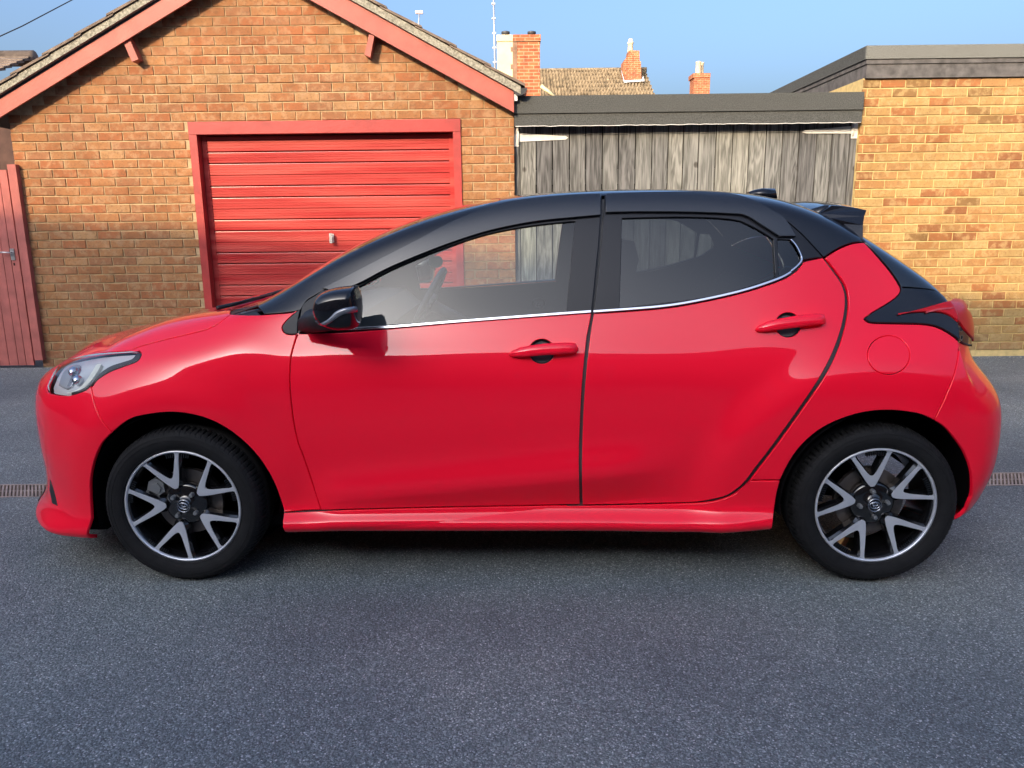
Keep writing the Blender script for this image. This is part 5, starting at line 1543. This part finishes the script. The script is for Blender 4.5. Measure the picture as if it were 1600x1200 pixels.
def pairbuild(name, fn, mat, parent2):
    o = fn(parent2[0])
    if parent2[1] is not None:
        c = o.copy(); c.parent = parent2[1]; COL.objects.link(c)
    return o
mh = loft('wing_mirror', secs, BLACKP, car)
mh2 = mh.copy(); mh2.scale = (1,-1,1); COL.objects.link(mh2)
mp = (mh, mh2)
# indicator strip following the housing
_mv = [Vector(v.co) for v in mh.data.vertices]
MBV = BVHTree.FromPolygons(_mv, [tuple(p.vertices) for p in mh.data.polygons])
def on_mirror(x, y, off):
    d = (CMi.to_3x3() @ px_ray(x, y)).normalized()
    l, n_, f_, ds = MBV.ray_cast(CAMP, d)
    if l is None:
        best = None
        for t_ in np.linspace(2.2, 3.2, 80):
            l2, n2_, f2, ds2 = MBV.find_nearest(CAMP+d*float(t_))
            if best is None or ds2 < best[0]: best = (ds2, l2, n2_)
        l, n_ = best[1], best[2]
    if n_.dot(d) > 0: n_ = -n_
    return l+n_*off
top_ = [(483,507.5),(495,506),(507,502.5),(516,496),(524,487.5),(534,482.5),(545,480),(556,478.5)]
bot_ = [(484,512),(496,511),(508,508.5),(518,503),(527,496.5),(536,491.5),(546,489),(557,487.5)]
tp = smooth_line(top_, 3); bt = smooth_line(bot_, 3)
vs = []
for a, b in zip(tp, bt):
    m_ = ((a[0]+b[0])/2, (a[1]+b[1])/2)
    vs += [on_mirror(*a, -.001), on_mirror(*a, .0035), on_mirror(*m_, .0055), on_mirror(*b, .0035), on_mirror(*b, -.001)]
fs = []
for k in range(len(tp)-1):
    for l in range(4): fs.append((k*5+l, k*5+l+1, k*5+l+6, k*5+l+5))
mb = MB(); mb.add(vs, fs, 0, True)
IND = pmat('indicator_lens', (.20,.21,.24), .1, .3, 1.0)
i1 = mb.build('indicator', IND, mh); i2 = i1.copy(); i2.parent = mh2; COL.objects.link(i2)
mb = MB()
a = side_pt(480, 497, .86); b = side_pt(505, 508, .92)
arm0 = [(465,500),(478,486),(496,486),(505,496),(508,512),(500,519),(480,520),(466,516)]
arm1 = [(490,492),(500,487),(520,488),(535,496),(538,510),(525,516),(505,516),(492,506)]
def sec_(o, w, base_w): return [(*side_pt(x, y, base_w),) for x, y in o]
s0 = [(p[0], -.80, p[1]) for p in sec_(arm0, 0, .86)]; s1 = [(p[0], -.87, p[1]) for p in sec_(arm0, 0, .87)]; s2 = [(p[0], -.93, p[1]) for p in sec_(arm1, 0, .95)]
a1 = loft('mirror_arm', [s0, s1, s2], TRIM, mh); a2 = a1.copy(); a2.parent = mh2; COL.objects.link(a2)
pgm = poly(('l', [(468,500),(474,482),(492,464),(505,454),(520,457),(556,450),(560,509),(541,512),(470,518)]))
sub_pair('mirror_base', pgm, TRIM, door_f, gap=0, off=.006, bevel=.002, lip=.012)

# ---- door handles
def handle(pair, pts, cx, cy):
    """pts: (px, py, half height px)"""
    secs = []
    N = 12
    m = len(pts)
    for i, (x, y, hh) in enumerate(pts):
        u, v = H(x, y); p, nrm = P3(u, v)
        t = i/(m-1)
        lift = .010+.024*min(1, 2.6*t, 3.2*(1-t)+.35) if 0 < i < m-1 else .004
        r = hh/1208*2.72; th = .011 if 0 < i < m-1 else .004
        up = Vector((0,0,1)); up = (up-nrm*up.dot(nrm)).normalized()
        s_ = []
        for k in range(N):
            q = 2*pi*k/N
            s_.append(p+nrm*(lift-th+th*math.copysign(abs(cos(q))**.8, cos(q)))+up*(r*math.copysign(abs(sin(q))**.85, sin(q))))
        secs.append(s_)
    o = loft('door_handle', secs, PAINT, pair[0])
    c = o.copy(); c.parent = pair[1]; COL.objects.link(c)
    # end boss under the rear of the grip
    mb = MB()
    rr = []
    for q in range(24):
        a = 2*pi*q/24
        rr.append((cx+19.6*cos(a), cy+19.2*sin(a)))
    vs = []; fs = []
    for li, (f, dep) in enumerate(((1.0, -.001), (.95, -.012), (.75, -.024), (.4, -.030))):
        for (x, y) in rr:
            u, v = H(cx+(x-cx)*f, cy+(y-cy)*f); p, nr = P3(u, v, dep); vs.append(p)
    for li in range(3):
        for k in range(24):
            k2 = (k+1) % 24; fs.append((li*24+k, (li+1)*24+k, (li+1)*24+k2, li*24+k2))
    fs.append(tuple(72+k for k in range(24)))
    mb.add(vs, fs, 0, True)
    o = mb.build('handle_cup', TRIM, pair[0]); c = o.copy(); c.parent = pair[1]; COL.objects.link(c)
handle(door_f, [(795.5,554.5,1.5),(800,553.5,5),(812,552,8),(830,550,9),(850,548,9.5),(870,547,9.5),(890,546,9.3),(899,545.7,8),(904,546,2)], 846.5, 549)
handle(door_r, [(1180,515.5,1.5),(1184,514.5,5),(1196,512,8),(1214,509,9),(1235,506,9.5),(1255,503.5,9.5),(1274,501.8,9.3),(1284,501.3,8),(1289,501.5,2)], 1231.5, 507.5)

# ---- wheels
WR, RR = .302, .2165
def make_wheel(X, w, side, v0):
    """side -1 near, +1 far; v0 = angle of the first V in degrees"""
    root = empty('wheel', (X, side*w, WR), None, None)
    root.parent = car
    if side > 0: root.rotation_euler = (0, 0, pi)
    return root
tyre_prof = [(.2165,.006),(.222,-.004),(.232,-.010),(.250,-.0155),(.268,-.0155),(.281,-.011),(.290,-.002),(.2955,.010),(.2985,.022),(.3005,.040),(.3012,.049),(.3012,.051),(.293,.053),(.293,.058),(.3014,.060),(.302,.092),(.3014,.124),(.293,.126),(.293,.131),(.3012,.133),(.2985,.162),(.290,.184),(.268,.198),(.240,.195),(.2165,.18)]
NT = 368
def tyre_mesh():
    vs = []; fs = []
    m = len(tyre_prof)
    for i, (r, a) in enumerate(tyre_prof):
        for k in range(NT):
            q = 2*pi*k/NT
            rr = r
            g = (k % 4) == 0
            if g and (6 <= i <= 10 or 19 <= i <= 21): rr -= .0065 if i > 7 else .002
            z = rr*sin(q)
            # contact flat
            vs.append((rr*cos(q), a, max(z, -WR+.0)))
    for i in range(m-1):
        for k in range(NT):
            k2 = (k+1) % NT
            fs.append((i*NT+k, i*NT+k2, (i+1)*NT+k2, (i+1)*NT+k))
    mb = MB(); mb.add(vs, fs, 0, True)
    for i_ in range(len(fs)):
        if 5 <= i_//NT <= 10 or 18 <= i_//NT <= 21: mb.sm[i_] = False
    for rr, h in ((.2255,.0022),(.262,.0014),(.2755,.0016)):   # moulded rings on the sidewall
        a = np.interp(rr, [p[0] for p in tyre_prof[:7]], [p[1] for p in tyre_prof[:7]])
        mb.lathe([(rr-.0016,a+.001),(rr-.0008,a-h),(rr+.0008,a-h),(rr+.0016,a+.001)], 96, (0,0,0))
    # raised arcs of blank lettering relief
    for c0_, c1_ in ((60,96),(240,276)):
        for j in range(9):
            q0 = radians(c0_+(c1_-c0_)*j/9); q1 = q0+radians(2.2)
            v = []
            for q in (q0, q1):
                for r_ in (.240,.254):
                    a = float(np.interp(r_, [p[0] for p in tyre_prof[:7]], [p[1] for p in tyre_prof[:7]]))
                    v.append((r_*cos(q), a-.0012, r_*sin(q)))
            mb.add(v, [(0,1,3,2)], 0)
    return mb.mesh('tyre')
TYRE = tyre_mesh()
me = TYRE
bm = bmesh.new(); bm.from_mesh(me); bmesh.ops.recalc_face_normals(bm, faces=bm.faces); bm.to_mesh(me); bm.free()
TYRE.materials.append(RUBBER)

def rim_meshes():
    R = RR
    # barrel and bright outer lip
    b = MB()
    b.lathe([(R-.004,.002),(R-.012,.012),(R-.020,.05),(R-.024,.12),(R-.020,.17)], 72, (0,0,0), 0)
    b.lathe([(R+.004,.008),(R+.0042,-.001),(R-.001,-.0042),(R-.0045,-.0038),(R-.0065,.002),(R-.0075,.012)], 96, (0,0,0), 1)
    # cooling ribs inside the barrel edge
    for k in range(150):
        q = 2*pi*k/150
        if (k % 30) > 10: continue
        M = Matrix.Rotation(-q, 4, 'Y')
        b.box((R-.026, .004, -.0016), (R-.010, .022, .0016), 0, M)
    # spokes: black bodies
    def pol(r, a): return (r*cos(a), r*sin(a))
    faces_ = MB(); body = MB()
    hw = radians(18)
    for k in range(5):
        c = radians(72*k)
        # silver V: outline in polar
        out = []
        def arm(sg):
            pts = []
            for (r, dev, t) in ((.36,.00,.0),):
                pass
            return pts
        # outer edge of V from apex along + side
        OE = [(.322,0),(.328,5.5),(.375,10.2),(.46,14.0),(.57,16.6),(.70,18.3),(.84,19.5),(.93,20.3),(.975,21.4)]
        IE = [(.975,15.0),(.94,16.2),(.88,15.6),(.78,13.4),(.68,10.8),(.60,7.8),(.548,4.6),(.524,2.0),(.518,0)]
        o_ = [pol(r*R, c+radians(a)) for r, a in OE]+[pol(r*R, c+radians(a)) for r, a in IE]+[pol(r*R, c-radians(a)) for r, a in IE[::-1][1:]]+[pol(r*R, c-radians(a)) for r, a in OE[::-1][:-1]]
        def dish(x, z):
            r = sqrt(x*x+z*z)/R
            return .002+.020*(1-r)**1.3
        n = len(o_)
        # strip triangulation between outer and inner edge on each side
        for sg in (1, -1):
            oe = [pol(r*R, c+sg*radians(a)) for r, a in OE]; ie = [pol(r*R, c+sg*radians(a)) for r, a in IE[::-1]]
            m = len(oe)
            vs = []
            for (p, q) in zip(oe, ie):
                mid = ((p[0]+q[0])/2, (p[1]+q[1])/2)
                vs += [(p[0], dish(*p), p[1]), (mid[0], dish(*mid)-.0008, mid[1]), (q[0], dish(*q), q[1])]
            vs2 = [(x, y+.006, z) for x, y, z in vs]
            N0 = len(vs); fs = []
            for i in range(m-1):
                a = i*3
                for j in (0, 1): fs.append((a+j, a+j+1, a+j+4, a+j+3))
                fs.append((a, a+3, a+3+N0, a+N0)); fs.append((a+2, a+2+N0, a+5+N0, a+5))
            faces_.add(vs+vs2, fs, 0)
            # black body under each arm, wider and deeper
            bo = [pol(r*R, c+sg*radians(a+(2.6 if r > .4 else 9))) for r, a in OE]; bi = [pol(r*R*(1 if r > .6 else .97), c+sg*radians(max(a-2.2, 0))) for r, a in IE[::-1]]
            for (y0, y1, ex) in ((.0045, .040, 0),):
                vs = []
                for (p, q) in zip(bo, bi):
                    vs += [(p[0], dish(*p)+.013, p[1]), (q[0], dish(*q)+.013, q[1]), (p[0]*.995, dish(*p)+.045, p[1]*.995), (q[0], dish(*q)+.045, q[1])]
                    vs += [((o2[0]), 0, 0) for o2 in ()]
                fs = []
                for i in range(m-1):
                    a = i*4; fs += [(a, a+1, a+5, a+4), (a, a+4, a+6, a+2), (a+1, a+3, a+7, a+5), (a+2, a+6, a+7, a+3)]
                body.add(vs, fs, 0)
            # flank from silver edge down to the body
            vs = []
            for (p, q) in zip(oe, bo): vs += [(p[0], dish(*p)+.003, p[1]), (q[0], dish(*q)+.0132, q[1])]
            body.add(vs, [(2*i, 2*i+1, 2*i+3, 2*i+2) for i in range(m-1)], 0, True)
            vs = []
            for (p, q) in zip(ie, bi): vs += [(p[0], dish(*p)+.003, p[1]), (q[0], dish(*q)+.0132, q[1])]
            body.add(vs, [(2*i, 2*i+1, 2*i+3, 2*i+2) for i in range(m-1)], 0, True)
    # hub
    body.lathe([(0,.010),(.024,.010),(.027,.013),(.034,.020),(.050,.024),(.072,.026),(.082,.034),(.082,.06),(0,.06)], 48, (0,0,0), 0)
    return b, faces_, body
bR, fR, oR = rim_meshes()
fixm = lambda mb, nm, mats: (lambda o: o)(mb)
def mk(mb, nm, mats):
    me = mb.mesh(nm)
    bm = bmesh.new(); bm.from_mesh(me); bmesh.ops.recalc_face_normals(bm, faces=bm.faces); bm.to_mesh(me); bm.free()
    for m in mats: me.materials.append(m)
    return me
RIM = mk(bR, 'rim', [GLOSSB, SILVER]); SPF = mk(fR, 'spoke_face', [SILVER]); SPB = mk(oR, 'spoke', [GLOSSB])
mb = MB()
mb.lathe([(0,.062),(.127,.062),(.127,.084),(0,.084)], 56, (0,0,0), 0, smooth=False)
mb.lathe([(0,.05),(.06,.05),(.068,.06),(.068,.075)], 40, (0,0,0), 0)
DISCM = mk(mb, 'brake_disc', [DISC])
mb = MB()
mb.prism([(-.150,.050),(-.140,.085),(-.112,.098),(-.085,.080),(-.082,.045),(-.105,.030),(-.135,.034)], .040, .10); mb.prism([(-.138,.052),(-.130,.074),(-.105,.080),(-.093,.062),(-.100,.044)], .032, .042)
CALM = mk(mb, 'brake_caliper', [STEEL])
mb = MB()
mb.lathe([(0,-.012),(.0075,-.011),(.0088,-.006),(.0092,.012)], 6, (0,0,0), 0, smooth=False)
NUTM = mk(mb, 'wheel_nut', [STEEL])
# centre cap with the three-oval emblem
mb = MB(); mb.lathe([(0,.006),(.020,.0065),(.0255,.008),(.028,.012),(.028,.03)], 40, (0,0,0), 0)
CAPM = mk(mb, 'centre_cap', [GLOSSB])
mb = MB()
def ring_(cx, cz, rx, rz, t, y=.0045):
    n = 40; vs = []; fs = []
    for k in range(n):
        q = 2*pi*k/n
        for (f, dy) in ((-1, .0016), (-.6, -.0004), (.6, -.0004), (1, .0016)):
            vs.append((cx+(rx+f*t)*cos(q), y+dy, cz+(rz+f*t)*sin(q)))
    for k in range(n):
        k2 = (k+1) % n
        for l in range(3): fs.append((k*4+l, k*4+l+1, k2*4+l+1, k2*4+l))
    mb.add(vs, fs, 0, True)
ring_(0,0,.0235,.0235,.0013)
ring_(0,0,.0180,.0125,.0014); ring_(0,.0042,.0105,.0062,.0012); ring_(0,0,.0042,.0118,.0012)
EMB = mk(mb, 'emblem', [CHROME])
for (X, side, v0, nut0, al) in ((0.0,-1,109.5,45+8,True), (2.56,-1,99.0,8,True), (0.0,1,60,20,False), (2.56,1,20,50,False)):
    w = .842
    rt = make_wheel(X, w, side, v0)
    if side < 0: rt['label'] = 'front wheel nearest the bonnet' if X == 0 else 'rear wheel nearest the fuel flap'
    def addm(nm, me, rot=0.0, loc=None):
        o = link(nm, me, None, rt, loc)
        o.rotation_euler = (0, -rot, 0)
        return o
    addm('tyre', TYRE)
    addm('rim', RIM, radians(7)); addm('spoke_face', SPF, radians(v0)); addm('spoke', SPB, radians(v0))
    addm('brake_disc', DISCM)
    if X == 0: addm('brake_caliper', CALM, radians(0))
    addm('centre_cap', CAPM); addm('emblem', EMB, radians(-18 if X == 0 else 0))
    for k in range(4):
        q = radians(nut0+90*k)
        addm('wheel_nut', NUTM, q, (.050*cos(q), .016, .050*sin(q)))
# axle / suspension seen through the rear wheel
mb = MB(); mb.tube([(2.56,-.70,.30),(2.56,.70,.30)], .03, 10); mb.tube([(2.15,-.58,.32),(2.56,-.62,.28)], .03, 8); mb.tube([(2.52,-.60,.26),(2.60,-.55,.60)], .028, 8)
mb.build('rear_axle', UNDER, car)
# mudflap-like arch ends hang below the sills
# ---- air freshener hanging from the mirror
FM = pmat('green_card', (.10,.16,.13), .5)
af = empty('air_freshener', CM @ Vector((.87, .02, 1.155)), 'apple shaped air freshener hanging on a cord behind the windscreen of the red car', 'air freshener')
def apple():
    pts = []
    for k in range(32):
        q = 2*pi*k/32+pi/2
        r = .030*(1+.10*abs(cos(q))-.22*math.exp(-((q-pi/2) % (2*pi) if (q-pi/2) % (2*pi) < pi else 2*pi-(q-pi/2) % (2*pi))**2/.12))
        pts.append((r*cos(q), r*.95*sin(q)))
    return pts
mb = MB(); mb.prism(apple(), -.003, .003); mb.build('apple', FM, af, (0,0,0))
mb = MB(); mb.prism([(-.002,.024),(-.012,.040),(-.026,.042),(-.018,.030)], -.002, .002); mb.prism([(.002,.024),(.006,.04),(.009,.038),(.004,.023)], -.002, .002); mb.build('leaf', FM, af, (0,0,0))
mb = MB(); mb.tube([(0,0,.024),(-.02,0,.09)], .0008, 4); mb.build('cord', TRIM, af, (0,0,0))
print('car done')
